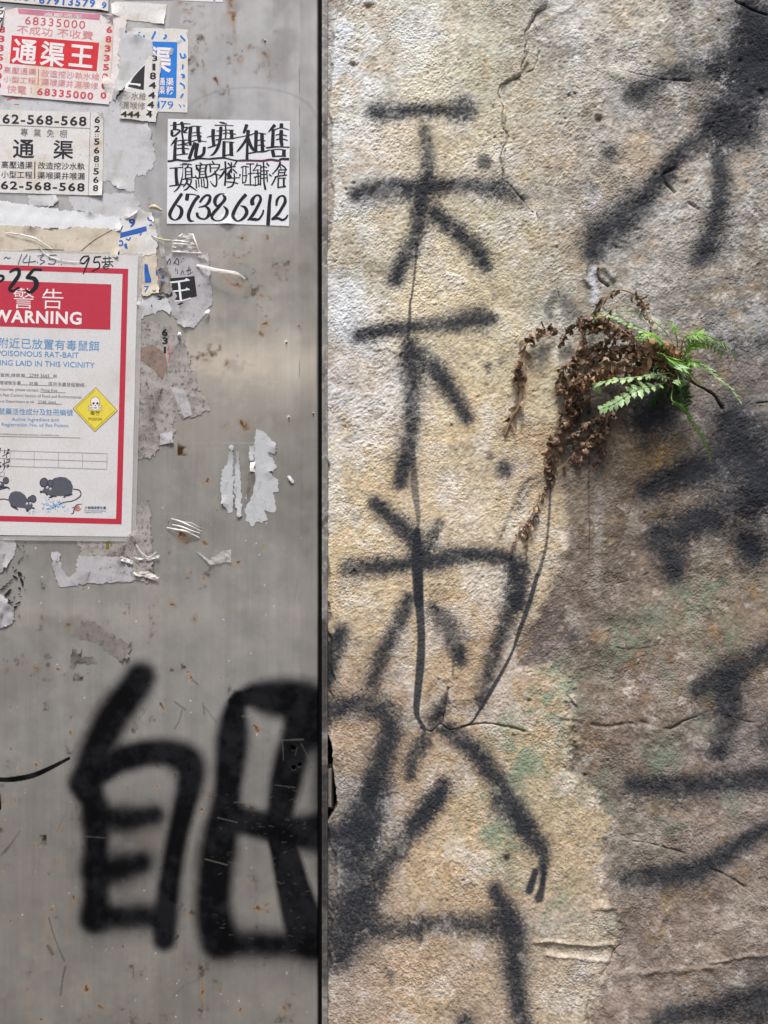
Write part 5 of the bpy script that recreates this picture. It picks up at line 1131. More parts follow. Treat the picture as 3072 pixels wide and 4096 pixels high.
text(wp, S4, '查詢,請致電', 8, 268, 246, 274, 36, sm, 'small_print'); text(wp, S4, '2749 3665', 286, 274, 474, 280, 30, sm, 'small_print'); text(wp, S4, '與', 510, 280, 546, 281, 34, sm, 'small_print')
text(wp, S4, '環境衞生署', 2, 340, 204, 345, 38, sm, 'small_print'); text(wp, S4, '旺角', 286, 350, 364, 352, 36, sm, 'small_print'); text(wp, S4, '區防治蟲鼠組聯絡。', 468, 352, 822, 362, 40, sm, 'small_print')
text(wp, S4, 'enquiries, please contact', -6, 404, 372, 416, 36, sm, 'small_print'); text(wp, S4, 'Mong Kok', 394, 414, 552, 420, 34, sm, 'small_print')
text(wp, S4, 'ict Pest Control Section of Food and Environmental', -14, 458, 776, 482, 28, sm, 'small_print'); text(wp, S4, 'ene Department at tel', -4, 520, 328, 528, 32, sm, 'small_print'); text(wp, S4, '2749 3665', 368, 528, 536, 533, 28, sm, 'small_print')
line(wp, S4, [((250, 308), (505, 316)), ((205, 378), (465, 386)), ((390, 448), (630, 455)), ((360, 556), (592, 562)), ((-10, 866), (762, 882))], sm, 'rule', 4)
text(wp, S4, '鼠藥活性成分及註冊編號', 0, 598, 696, 612, 62, M['sky_ink'], 'headline'); text(wp, S4, 'Active Ingredient and', 118, 686, 560, 694, 44, M['sky_ink'], 'headline'); text(wp, S4, 'Registration No. of Rat Poison', 22, 736, 654, 748, 44, M['sky_ink'], 'headline')
text(wp, S4, '(0.005%w/w) Bromadiolone (0.005%w/w)', 0, 838, 566, 850, 18, sm, 'small_print', shear=.3)
line(wp, S4, [((-20, 1000), (1022, 1031)), ((-20, 1074), (1019, 1106)), ((-20, 1146), (1016, 1179)), ((103, 1003), (100, 1150)), ((331, 1010), (328, 1157)), ((561, 1017), (558, 1163)), ((790, 1024), (787, 1170)), ((1021, 1030), (1017, 1178))], M['faint_ink'], 'table_lines', 4)
pen(wp, S4, [W(8, (0, 1010), (12, 975), (0, 1030)), W(7, (52, 995), (46, 1030)), W(7, (75, 995), (95, 990), (70, 1025), (92, 1020)), W(7, (28, 1055), (95, 1022)), W(7, (70, 1045), (66, 1070)), W(7, (0, 1120), (18, 1112)), W(8, (48, 1085), (46, 1112)), W(7, (70, 1090), (92, 1085), (90, 1110), (72, 1108)), W(7, (30, 1130), (95, 1105)), W(9, (0, 1140), (16, 1150), (4, 1160)), W(7, (35, 1135), (55, 1140), (45, 1165)), W(7, (70, 1140), (88, 1138), (82, 1158), (70, 1156)), W(6, (55, 1150), (40, 1185))], M['marker'], 'handwriting')
# skull diamond
shape(wp, S4, [[(913, 400), (1122, 625), (903, 828), (694, 605)]], M['grey_ink'], 'diamond_edge', .14)
dm = shape(wp, S4, [[(913, 407), (1114, 624), (903, 820), (702, 605)]], M['yellow_print'], 'poison_diamond', .18)
before = set(wp.children)
line(wp, S4, [((910, 428), (1092, 624)), ((1092, 624), (903, 800)), ((903, 800), (722, 606)), ((722, 606), (910, 428))], M['olive_ink'], 'diamond_rule', 4)
def ell(cx, cy, rx, ry, a=0, n=20, sq=1.0):
    c_, s_ = math.cos(R(a)), math.sin(R(a)); o = []
    for i in range(n):
        t = 6.2832 * i / n; x = rx * math.copysign(abs(math.cos(t)) ** sq, math.cos(t)); y = ry * math.copysign(abs(math.sin(t)) ** sq, math.sin(t)); o.append((cx + x * c_ - y * s_, cy + x * s_ + y * c_))
    return o
pen(wp, S4, [W(18, (848, 582), (968, 615)), W(18, (968, 582), (848, 615))], M['grey_ink'], 'crossbones', .24); pen(wp, S4, [W(11, (852, 583), (964, 614)), W(11, (964, 583), (852, 614))], M['white_ink'], 'crossbones', .28)
shape(wp, S4, [ell(908, 540, 46, 48)], M['grey_ink'], 'skull_outline', .30); shape(wp, S4, [ell(908, 540, 41, 43)], M['white_ink'], 'skull', .33); shape(wp, S4, [[(880, 575), (936, 575), (932, 612), (908, 620), (884, 612)]], M['white_ink'], 'jaw', .35)
shape(wp, S4, [ell(893, 555, 11, 11), ell(928, 555, 11, 11), [(910, 566), (918, 582), (902, 582)], [(890, 594), (926, 594), (920, 602), (896, 602)]], M['rat_dark'], 'skull_features', .38)
text(wp, S4, '毒藥', 860, 624, 956, 628, 42, M['olive_ink'], 'lettering', .01, up=.26); text(wp, S4, 'POISON', 846, 690, 970, 693, 26, M['olive_ink'], 'lettering', .02, up=.26)
under(dm, *[o for o in wp.children if o not in before])
# cartoon rats
def rat(body, ears, eyes, feet, tail, nose, limbs):
    had = set(wp.children)
    pen(wp, S4, [tail], M['rat_dark'], 'rat_tail', .18)
    shape(wp, S4, limbs, M['rat_dark'], 'rat_legs', .20)
    rb_ = shape(wp, S4, [body], M['rat_grey'], 'cartoon_rat', .22)
    shape(wp, S4, ears, M['rat_dark'], 'rat_ears', .25); shape(wp, S4, [[(x * .8 + sum(a for a, _ in e) / len(e) * .2, y * .8 + sum(b_ for _, b_ in e) / len(e) * .2) for x, y in e] for e in ears], M['rat_grey'], 'rat_ears', .27)
    shape(wp, S4, [ell(x, y, 9, 13, 20) for x, y in eyes], M['white_ink'], 'rat_eyes', .29); shape(wp, S4, [ell(x, y + 4, 5, 6) for x, y in eyes] + [ell(nose[0], nose[1], 13, 11)], M['rat_dark'], 'rat_features', .32)
    pen(wp, S4, feet, M['rat_dark'], 'rat_feet', .24)
    under(rb_, *[o for o in wp.children if o not in had and o is not rb_])
rat([(392, 1395), (420, 1365), (430, 1335), (455, 1305), (480, 1295), (520, 1262), (575, 1250), (630, 1256), (675, 1290), (697, 1340), (692, 1385), (680, 1420), (620, 1430), (520, 1430), (480, 1425), (430, 1405)],
    [ell(422, 1303, 40, 46, 20), ell(485, 1310, 26, 36, -20)], [(455, 1352), (484, 1366)], [W(10, (480, 1420), (500, 1440), (470, 1445)), W(12, (440, 1405), (455, 1425)), W(12, (610, 1445), (640, 1425), (690, 1415))], [(700, 1365, 9), (760, 1380, 10), (768, 1430, 10), (700, 1475, 9), (620, 1490, 8), (570, 1512, 5)], (395, 1392), [[(500, 1390), (560, 1400), (540, 1440), (480, 1440)], [(600, 1420), (690, 1400), (660, 1435)]])
rat([(90, 1440), (110, 1400), (150, 1385), (195, 1390), (240, 1420), (262, 1455), (300, 1480), (318, 1520), (300, 1555), (270, 1572), (240, 1545), (190, 1540), (130, 1530), (100, 1500), (86, 1470)],
    [ell(320, 1458, 32, 38, -15), ell(285, 1462, 18, 28, 10)], [(262, 1505), (294, 1502)], [W(12, (110, 1520), (160, 1550), (175, 1560)), W(10, (300, 1545), (330, 1545)), W(10, (320, 1540), (332, 1550))], [(88, 1470, 9), (40, 1460, 9), (-20, 1466, 9)], (266, 1568), [[(100, 1490), (180, 1530), (150, 1555), (110, 1530)], [(230, 1520), (290, 1540), (250, 1560)]])
rat([(-40, 1320), (0, 1290), (40, 1300), (50, 1340), (30, 1370), (-30, 1380)], [ell(62, 1285, 30, 34, 0), ell(-20, 1270, 22, 28, 0)], [(8, 1320), (-20, 1325)], [W(12, (40, 1345), (80, 1350), (95, 1365))], [(-40, 1340, 6), (-60, 1345, 6)], (20, 1345), [[(20, 1350), (60, 1345), (80, 1356), (40, 1366)]])
rb = random.Random(4)
shape(wp, S4, [ell(500 + rb.gauss(0, 48), 1520 + rb.gauss(0, 28), rb.uniform(5, 10), rb.uniform(3, 5), rb.uniform(0, 180), 6) for _ in range(60)], M['sky_ink'], 'bait_grains', .14)
shape(wp, S4, [ell(500 + rb.gauss(0, 60), 1520 + rb.gauss(0, 30), rb.uniform(5, 11), rb.uniform(3, 6), rb.uniform(0, 180), 6) for _ in range(50)] + [ell(300 + rb.gauss(0, 30), 1580 + rb.gauss(0, 12), 7, 4, rb.uniform(0, 180), 6) for _ in range(14)], plain('pale_blue_ink', (170, 200, 222)), 'bait_grains', .18)
pen(wp, S4, [W(5, (28, 1195), (50, 1220), (40, 1245), (10, 1240), (5, 1215), (25, 1205)), W(5, (-5, 1250), (35, 1248))], M['faint_ink'], 'bubble')
# department emblem
pen(wp, S4, [[(680, 1600, 6), (700, 1590, 10), (712, 1545, 12), (735, 1515, 9), (782, 1507, 4)], [(688, 1540, 5), (730, 1536, 6)]], M['navy_ink'], 'emblem', .2)
pen(wp, S4, [[(728, 1552, 12), (755, 1545, 10), (752, 1530, 9), (730, 1535, 12), (722, 1558, 13), (745, 1568, 10), (778, 1548, 4)]], M['orange_ink'], 'emblem', .24)
text(wp, S4, '食物環境衞生署', 806, 1528, 1010, 1530, 28, M['navy_ink'], 'department_name', .015); text(wp, S4, 'Food and Environmental', 806, 1560, 1006, 1565, 15, M['navy_ink'], 'department_name'); text(wp, S4, 'Hygiene Department', 806, 1579, 976, 1583, 15, M['navy_ink'], 'department_name')
# pen notes on the poster
fine_pen = plain('pen_ink', (96, 100, 112), 0.5)
pen(wp, S3, [W(8, (45, 606), (66, 592), (85, 606), (105, 596)), W(8, (212, 565), (178, 662)), W(8, (265, 568), (225, 640), (345, 632)), W(8, (292, 580), (276, 672)), W(10, (366, 578), (368, 586)), W(10, (360, 638), (362, 646)), W(8, (380, 580), (422, 572), (385, 612), (430, 632), (385, 662)), W(8, (542, 572), (482, 577), (476, 612), (530, 612), (520, 655), (462, 655)), W(9, (590, 610), (591, 618)), W(9, (588, 658), (590, 666))], fine_pen, 'handwriting', .3)
pen(wp, S3, [W(12, (845, 582), (795, 590), (765, 635), (800, 652), (850, 595), (835, 650), (795, 750)), W(12, (960, 588), (905, 592)), W(12, (905, 592), (895, 640), (940, 640), (945, 690), (875, 728))], M['marker'], 'handwriting', .3)
pen(wp, S3, [W(8, (980, 606), (1062, 600)), W(8, (1002, 585), (1002, 640)), W(8, (1038, 580), (1040, 640)), W(8, (968, 640), (1076, 634)), W(8, (1010, 645), (978, 692)), W(8, (1040, 645), (1078, 682)), W(8, (1000, 662), (1040, 664), (1030, 682), (1000, 684), (992, 704), (1034, 700))], M['marker'], 'handwriting', .3)
pen(wp, S3, [[(-20, 765, 18), (30, 772, 24), (36, 800, 22), (-10, 832, 18)], [(98, 735, 16), (140, 712, 22), (182, 712, 32), (185, 760, 34), (140, 830, 36), (98, 890, 30), (120, 914, 24), (192, 880, 20)], [(398, 712, 22), (330, 712, 24), (295, 745, 28), (258, 790, 26)], [(258, 786, 24), (325, 795, 40), (352, 840, 48), (335, 890, 40), (290, 925, 30), (252, 908, 24)]], M['marker'], 'handwriting', .36)

# ---- clear tape, curled strands, film scraps
def ribbon(name, T, seq, mat, label, width, h=(1, 6), seed=1, cat='tape strip', group=None, curl=0.5):
    """a thin strip of tape standing off the door: path (x, y, mm off the door), width in pixels"""
    p = np.array([T(x, y) + (z,) for x, y, z in seq]); p = catmull(p, 6)
    r_ = np.random.default_rng(seed); verts, faces = [], []
    d_ = np.gradient(p[:, :2], axis=0); d_ /= np.maximum(np.hypot(d_[:, 0], d_[:, 1]), 1e-6)[:, None]
    n = len(p)
    for i in range(n):
        w = width * (0.55 + 0.45 * math.sin(math.pi * min(1, (i + 0.6) / (n - 0.4)))) / 2
        for k in range(5):
            t = (k / 4 - .5) * 2
            verts.append(P(p[i, 0] - d_[i, 1] * w * t, p[i, 1] + d_[i, 0] * w * t, p[i, 2] + curl * w * S * 1000 * (1 - t * t) + 0.15 * r_.standard_normal() * (0 < i < n - 1)))
    faces = [(5 * i + k, 5 * i + k + 1, 5 * i + k + 6, 5 * i + k + 5) for i in range(n - 1) for k in range(4)]
    o = mk(name, verts, [f[::-1] for f in faces], mat, smooth=True); tag(o, label, cat, group); return o
wt = plain('milky_tape', (222, 218, 210), 0.25, 0.6, 0.06)
ribbon('tape_strip', S8, [(1030, 535, 1.5), (1120, 570, 6), (1300, 622, 11), (1450, 650, 13), (1530, 668, 14), (1612, 722, 11)], wt, 'stiff strip of pale tape sticking out to the right of the paper scrap', 15, seed=3, curl=.15)
G_ST = 'curled strands of clear tape in the middle of the door'
ribbon('tape_strand', S6, [(178, 985, 1), (250, 1005, 4), (340, 1045, 5), (428, 1088, 1)], wt, 'topmost curled tape strand left of the jagged residue', 7, seed=4, group=G_ST)
ribbon('tape_strand', S6, [(260, 1008, 1), (340, 1020, 4), (390, 1045, 4), (428, 1062, 1)], M['film'], 'faintest curled tape strand, just below the topmost', 6, seed=5, group=G_ST)
ribbon('tape_strand', S6, [(185, 1034, 1), (260, 1050, 4), (340, 1080, 5), (418, 1108, 1)], wt, 'middle curled tape strand left of the jagged residue', 7, seed=6, group=G_ST)
ribbon('tape_strand', S6, [(140, 1060, 1), (230, 1075, 4), (310, 1092, 5), (410, 1142, 1)], wt, 'lowest curled tape strand left of the jagged residue', 8, seed=7, group=G_ST)
def film(T, poly, layer, label, seed, amp, wl, mat=None, cat='tape scrap'):
    return paper('tape_scrap', pts(T, poly), mat or M['film'], layer, label, cat, None, seed=seed, wave=amp, wl=wl, thick=.08, step=7, rough=.6)
film(S8, [(738, 245), (800, 225), (868, 170), (985, 165), (1020, 290), (1072, 382), (1130, 420), (1168, 492), (1060, 450), (1010, 400), (860, 400), (735, 385)], 1.2, 'crumpled clear tape bunched above the scrap with the white character', 51, 1.6, 30)
for q, (a, b_) in enumerate((((745, 250), (945, 270)), ((745, 285), (930, 300)), ((740, 380), (900, 392)), ((985, 170), (1062, 380)), ((800, 225), (868, 172)))):
    ribbon('tape_fold', S8, [(a[0], a[1], 2.5), ((a[0] + b_[0]) / 2, (a[1] + b_[1]) / 2 + 4, 5), (b_[0], b_[1], 3.5)], wt, ('uppermost long fold', 'second long fold', 'bottom fold', 'steep right-hand fold', 'short slanting left fold')[q] + ' of the crumpled clear tape', 7, seed=60 + q, group='shiny folds of the crumpled tape')
film(S6, [(378, 1250), (420, 1270), (490, 1328), (545, 1290), (610, 1250), (672, 1238), (676, 1345), (600, 1350), (500, 1368), (470, 1330)], 0.8, 'small clear film scrap with a turned-up corner on bare metal', 52, .9, 26)
film(S7, [(1110, 600), (1180, 590), (1235, 588), (1328, 640), (1300, 668), (1210, 640), (1130, 625)], 1.6, 'lower bright white film curl at the notice corner', 53, 1.0, 22, wt)
film(S7, [(1005, 462), (1050, 480), (1105, 500), (1100, 532), (1040, 515), (1005, 500)], 1.6, 'left white film curl on the blackened paper strip', 54, .8, 20, wt)
film(S7, [(1110, 470), (1200, 480), (1262, 468), (1330, 455), (1318, 482), (1240, 500), (1150, 492)], 1.8, 'upper white film curl crossing the blackened paper strip', 55, .9, 20, wt)
G_LT = 'loose shiny tape ends along the notice'
ribbon('tape_strand', S3, [(60, 365, 2.5), (150, 375, 3.5), (300, 405, 3.5), (380, 440, 3.5), (500, 520, 2.8)], wt, 'long shiny tape strand across the beige band above the notice', 6, seed=8, group=G_LT)
ribbon('tape_strand', S3, [(365, 480, 2.6), (430, 560, 3.2), (520, 610, 3.2), (680, 640, 2.9), (800, 640, 2.8)], M['film'], 'thin clear tape strand running over the top of the notice', 7, seed=9, group=G_LT)
ribbon('tape_strand', S3, [(1215, 225, 2.0), (1260, 205, 4.5), (1318, 148, 3)], wt, 'upturned tape edge above the scrap with the blue 9', 13, seed=10, group=G_LT)
ribbon('tape_strand', S3, [(1415, 122, 1.6), (1470, 118, 4), (1535, 150, 2)], plain('yellowed_tape', (205, 190, 165), .4), 'yellowed tape curl below the lower left corner of the handwritten notice', 16, seed=11, group=G_LT)
ribbon('tape_strand', S7, [(1130, 365, 1.6), (1170, 430, 4), (1240, 475, 4), (1300, 430, 2)], M['film'], 'looped clear tape strand right of the notice corner', 9, seed=12, group=G_LT)
ribbon('tape_strand', S8, [(510, 205, 2.2), (640, 245, 4), (740, 250, 3)], plain('straw_tape', (192, 184, 150), .4), 'thin straw-coloured tape line between the blue scrap and the crumpled tape', 7, seed=13, group=G_LT)
ribbon('tape_strand', S8, [(1110, 1140, 1.2), (1150, 1110, 4), (1178, 1068, 2)], M['bright_white'], 'bright curled edge at the lower right of the scrap with the white character', 14, seed=14, group=G_LT)
ribbon('tape_strand', S8, [(805, 1350, 1.2), (825, 1360, 4), (848, 1395, 2)], M['bright_white'], 'bright lifted flake at the top right of the tattered strip', 18, seed=15, group=G_LT)
film(S8, [(510, -20), (580, -20), (600, 150), (645, 260), (655, 430), (610, 440), (570, 260), (520, 120)], 0.5, 'clear tape tail right of the scrap with the blue 9', 56, .7, 40)
# ---------------------------------------------------------------- fern rooted in the wall crack
def leaf_mat(name, a, b_, rough, trans, scale=60):
    m, nt, b = new_mat(name)
    f = noise_node(nt, scale, 4, 0.6)
    oi = nd(nt, 'ShaderNodeAttribute', attribute_name='tint')
    col = mixc(nt, ramp(nt, f, 0.3, 0.7), lin(a), lin(b_))
    col = mixc(nt, 1.0, col, oi.outputs['Color'], 'MULTIPLY')
    nt.links.new(col, b.inputs['Base Color'])
    b.inputs['Roughness'].default_value = rough; b.inputs['Specular IOR Level'].default_value = 0.4
    tr = nd(nt, 'ShaderNodeBsdfTranslucent'); nt.links.new(col, tr.inputs['Color'])
    mx = nd(nt, 'ShaderNodeMixShader'); mx.inputs[0].default_value = trans
    nt.links.new(b.outputs[0], mx.inputs[1]); nt.links.new(tr.outputs[0], mx.inputs[2])
    nt.links.new(mx.outputs[0], nt.nodes['Material Output'].inputs['Surface'])
    bump(nt, b, noise_node(nt, 400, 4, 0.6), 0.25, 0.0005)
    return m
M['dead_leaf'] = leaf_mat('dead_leaf', (84, 69, 57), (164, 138, 114), 0.42, 0.12)
M['dead_pale'] = leaf_mat('dead_leaf_tan', (148, 118, 92), (198, 166, 134), 0.5, 0.15)
M['green_leaf'] = leaf_mat('green_leaf', (100, 144, 66), (148, 186, 98), 0.38, 0.30)
M['pale_leaf'] = leaf_mat('pale_green_leaf', (146, 182, 126), (188, 212, 162), 0.34, 0.25)
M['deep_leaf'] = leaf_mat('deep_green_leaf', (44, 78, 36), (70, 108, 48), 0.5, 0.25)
M['dusty_leaf'] = leaf_mat('dusty_leaf', (142, 150, 126), (182, 186, 162), 0.5, 0.2)
M['stem'] = plain('dry_stem', (152, 122, 92), 0.6, 0.3, 0.2, 300)
M['green_stem'] = plain('green_stem', (120, 150, 70), 0.5, 0.3, 0.2, 300)

def P3(x, y, mm):                                   # a point seen at pixel (x, y) that stands mm off the wall
    k = (DIST - mm * 0.001) / DIST
    return np.array([(x - 1536) * S * k, -mm * 0.001, ZC + (2048 - y) * S * k])

class Leafy:
    def __init__(s): s.v, s.f, s.c = [], [], []
    def strip(s, path, side, widths, col, fold=0.0, nrm=None):
        """a leaf blade: centre line path, sideways vectors, half widths; folded along its midrib"""
        k = len(s.v); n = len(path)
        for i in range(n):
            d_ = path[min(i + 1, n - 1)] - path[max(i - 1, 0)]
            up = np.cross(d_, side[i]); up = up / max(np.linalg.norm(up), 1e-9)
            for t in (-1, 0, 1):
                s.v.append(path[i] + side[i] * widths[i] * t + up * fold * widths[i] * (abs(t))); s.c.append(col)
        for i in range(n - 1):
            for t in (0, 1):
                a = k + 3 * i + t; s.f.append((a, a + 1, a + 4, a + 3))
    def tube(s, path, r0, r1, col, sides=5):
        k = len(s.v); n = len(path)
        for i in range(n):
            d_ = path[min(i + 1, n - 1)] - path[max(i - 1, 0)]; d_ = d_ / max(np.linalg.norm(d_), 1e-9)
            a = np.cross(d_, [0.3, 1, 0.2]); a /= max(np.linalg.norm(a), 1e-9); b_ = np.cross(d_, a); r_ = r0 + (r1 - r0) * i / (n - 1)
            for q in range(sides):
                t = 6.2832 * q / sides; s.v.append(path[i] + (a * math.cos(t) + b_ * math.sin(t)) * r_); s.c.append(col)
        for i in range(n - 1):
            for q in range(sides):
                s.f.append((k + i * sides + q, k + i * sides + (q + 1) % sides, k + (i + 1) * sides + (q + 1) % sides, k + (i + 1) * sides + q))
    def build(s, name, mat, parent):
        return mk(name, s.v, s.f, mat, parent, smooth=True, colors=np.array(s.c))

def unit(v): return v / max(np.linalg.norm(v), 1e-9)
def rot(v, ax, a):
    ax = unit(ax); return v * math.cos(a) + np.cross(ax, v) * math.sin(a) + ax * (ax @ v) * (1 - math.cos(a))

root_px = R3(1120, 560)
fern = bpy.data.objects.new('fern', None); COL.objects.link(fern)
fern.location = P3(root_px[0], root_px[1], 2); fern['_o'] = [float(t) for t in fern.location]
fern.empty_display_size = 0.02
tag(fern, 'half-withered fern growing from a crack in the plaster wall', 'fern')

def rachis(seq, n=9):
    p = np.array([R3(x, y) + (z,) for x, y, z in seq]); return np.array([P3(*q) for q in catmull(p, n)])

def dead_frond(seq, spacing, length, width, seed, mat='dead_leaf', stem=0.9, skip=0.0, both=1.0, droop=1.0, curl=(1.2, 4.3)):
    length *= 1.65; width *= 1.75
    r_ = random.Random(seed); L = Leafy(); p = rachis(seq)
    L.tube(p, 0.0008 * stem, 0.0004 * stem, (1.25, 1.2, 1.1))
    seg = np.linalg.norm(np.diff(p, axis=0), axis=1); tot = seg.sum(); cum = np.concatenate([[0], np.cumsum(seg)])
    d0 = skip * tot
    while d0 < tot:
        i = min(np.searchsorted(cum, d0), len(p) - 2); t = (d0 - cum[max(i - 1, 0)]) / max(seg[max(i - 1, 0)], 1e-9)
        o = p[max(i - 1, 0)] + (p[max(i - 1, 0) + 1] - p[max(i - 1, 0)]) * min(max(t, 0), 1); d_ = unit(p[min(i + 1, len(p) - 1)] - p[max(i - 1, 0)])
        env = math.sin(math.pi * (0.18 + 0.8 * d0 / tot)) ** 0.6
        for sgn in (1, -1):
            if r_.random() > both * 0.92: continue
            side = unit(np.cross(d_, np.array([0, -1, 0]))) * sgn
            ln = length * r_.uniform(.6, 1.25) * env; w = width * r_.uniform(.7, 1.2)
            dr = unit(side * r_.uniform(.4, 1) + d_ * r_.uniform(.1, .6) + np.array([r_.gauss(0, .3), -abs(r_.gauss(0.15, .4)), -droop * r_.uniform(.2, .9)]))
            ax = np.cross(dr, np.array([r_.gauss(0, .5), r_.gauss(0, 1.2), r_.gauss(0, .5)])); ax[1] *= .4; ax = unit(ax); bend = r_.uniform(*curl) * r_.choice((1, 1, -1)); tw = r_.gauss(0, 1.2)
            n = 9; path = [o]; sides = []; cur = dr.copy(); sv = ax.copy()
            for k in range(n):
                f_ = k / (n - 1); cur = rot(cur, ax, bend / n * (0.4 + 1.3 * f_)); sv = rot(sv, cur, tw / n)
                q = path[-1] + cur * ln / n; q[1] = min(q[1], -0.0012); path.append(q); sides.append(unit(sv))
            sides.append(sides[-1])
            ws = [w * (0.25 + 0.75 * math.sin(math.pi * min(1, (k + 0.6) / n * 0.95)) ** .7) * (1 + .18 * math.sin(k * 2.3 + seed)) for k in range(n)] + [w * .08]
            b_ = r_.uniform(.42, 1.45); L.strip(path, sides, ws, (b_, b_ * r_.uniform(.9, 1.02), b_ * r_.uniform(.82, 1.02)), r_.uniform(.1, .45))
        d0 += spacing * r_.uniform(.6, 1.4)
    return L.build('dead_frond', M[mat], fern)

def green_frond(seq, count, length, width, seed, mat='green_leaf', angle=60, lobes=3, t0=0.12, taper=0.75, roll=0.0, face=None, one=None, stem_mat='green_stem', bow=.5, round_=False):
    r_ = random.Random(seed); L = Leafy(); p = rachis(seq, 12); n = len(p)
    width *= 1.05
    L.tube(p, 0.0007, 0.0003, (1, 1, .9))
    nrm0 = unit(np.array(face)) if face is not None else np.array([0, -1.0, 0.35])
    for q in range(count):
        t = t0 + (1 - t0) * q / max(count - 1, 1) * .97; i = min(int(t * (n - 1)), n - 2); o = p[i] + (p[i + 1] - p[i]) * (t * (n - 1) - i); d_ = unit(p[min(i + 1, n - 1)] - p[max(i - 1, 0)])
        nr = unit(rot(nrm0 - d_ * (nrm0 @ d_), d_, roll))
        env = (1 - taper * t) * min(1, .55 + 3 * (t - t0))
        for sgn in ((1, -1) if one is None else (one,)):
            side = unit(np.cross(d_, nr)) * sgn
            a = R(angle + r_.gauss(0, 6)); dr = unit(d_ * math.cos(a) + side * math.sin(a) + nr * r_.gauss(0.05, .12)); ln = length * env * r_.uniform(.85, 1.1); m_ = 12
            path = []; ws = []; cur = dr.copy(); pt = o.copy(); sd_2 = unit(np.cross(dr, nr)); b1 = r_.gauss(bow, .25)
            for k in range(m_ + 1):
                f_ = k / m_; path.append(pt.copy()); cur = unit(rot(cur, sd_2, -b1 / m_)); pt = pt + cur * ln / m_; pt[1] = min(pt[1], -0.001)
                if round_: w = math.sqrt(max(0, 1 - (2 * f_ - 1) ** 2)) + .04
                else: w = (0.62 + 0.38 * math.sin(math.pi * min(1, f_ * 1.1 + .1))) * (1 - f_ ** 3.5) * (1 + (.26 * math.sin(f_ * math.pi * 2 * lobes) if lobes else 0)) + .03
                ws.append(width * env ** .5 * w)
            b_ = r_.uniform(.85, 1.12); L.strip(path, [sd_2] * (m_ + 1), ws, (b_ * r_.uniform(.92, 1.05), b_, b_ * r_.uniform(.88, 1.02)), .22)
    return L.build('green_frond', M[mat], fern)

U1 = 0.67631 * S                                     # one crop unit in metres
# withered fronds, hanging left and down from the crack
dead_frond([(1040, 560, 12), (900, 420, 40), (760, 300, 34), (620, 262, 16), (560, 400, 8), (520, 560, 6), (495, 720, 5)], 22 * U1, 58 * U1, 9 * U1, 1, skip=.45)
dead_frond([(1060, 560, 10), (880, 380, 30), (700, 300, 26), (560, 285, 14), (470, 330, 8), (430, 430, 5)], 17 * U1, 60 * U1, 9 * U1, 2, skip=.35, stem=.8)
dead_frond([(940, 200, 12), (900, 140, 14), (850, 105, 14), (780, 88, 12), (715, 120, 10), (660, 190, 8), (630, 250, 7), (590, 320, 6)], 20 * U1, 40 * U1, 7 * U1, 3, stem=1.2, both=.75)
dead_frond([(980, 380, 14), (965, 290, 14), (930, 200, 12), (880, 150, 10)], 30 * U1, 34 * U1, 7 * U1, 4, both=.6)
dead_frond([(1110, 520, 12), (1000, 420, 38), (860, 470, 34), (780, 540, 26), (720, 590, 18), (600, 630, 12), (520, 660, 9), (410, 690, 7)], 17 * U1, 56 * U1, 10 * U1, 5, 'dead_pale', stem=1.1, skip=.12)
dead_frond([(1090, 520, 12), (980, 410, 46), (950, 500, 36), (935, 560, 28), (920, 620, 20)], 22 * U1, 58 * U1, 10 * U1, 6, 'dead_pale', stem=1.5, skip=.3)
dead_frond([(1120, 540, 10), (1080, 440, 34), (1000, 410, 36), (900, 460, 30), (840, 520, 22)], 14 * U1, 44 * U1, 9 * U1, 7, 'dead_pale', skip=.1)
dead_frond([(500, 720, 7), (480, 790, 9), (450, 890, 9), (410, 980, 8), (380, 1060, 7), (370, 1140, 6), (365, 1245, 4)], 17 * U1, 58 * U1, 10 * U1, 8, stem=1.2)
dead_frond([(520, 500, 7), (480, 520, 8), (440, 580, 6), (430, 650, 5), (420, 720, 5)], 22 * U1, 58 * U1, 8 * U1, 9)
dead_frond([(860, 640, 16), (770, 720, 14), (690, 860, 10), (640, 930, 8), (560, 1010, 7), (470, 1100, 5), (375, 1225, 4)], 24 * U1, 48 * U1, 8 * U1, 10, both=.8)
dead_frond([(740, 740, 12), (700, 860, 9), (685, 960, 7), (675, 1050, 6), (640, 1145, 4)], 19 * U1, 46 * U1, 8 * U1, 11, both=.85)
dead_frond([(390, 312, 6), (330, 325, 7), (260, 375, 7), (215, 440, 7), (200, 530, 6), (190, 610, 6), (195, 690, 5)], 26 * U1, 62 * U1, 12 * U1, 12, both=.8, curl=(1.0, 3.2))
dead_frond([(190, 600, 6), (195, 690, 5), (190, 770, 5), (150, 840, 4), (125, 890, 4), (104, 945, 3)], 60 * U1, 54 * U1, 9 * U1, 13, both=.45, curl=(.3, 1.2), stem=3.4)
dead_frond([(370, 1240, 4), (320, 1300, 5), (270, 1400, 5), (240, 1470, 5), (180, 1540, 4), (140, 1620, 3), (150, 1660, 3)], 26 * U1, 40 * U1, 6 * U1, 14, both=.75)
dead_frond([(290, 1420, 5), (250, 1480, 5), (240, 1560, 4), (235, 1640, 4), (230, 1690, 3)], 44 * U1, 34 * U1, 6 * U1, 15, both=.55, stem=.6)
dead_frond([(800, 330, 12), (700, 390, 12), (600, 430, 9), (520, 470, 7)], 17 * U1, 42 * U1, 8 * U1, 16, both=.85)
dead_frond([(820, 420, 16), (740, 470, 12), (640, 480, 8), (560, 560, 6), (530, 640, 5)], 24 * U1, 40 * U1, 8 * U1, 17, both=.7)
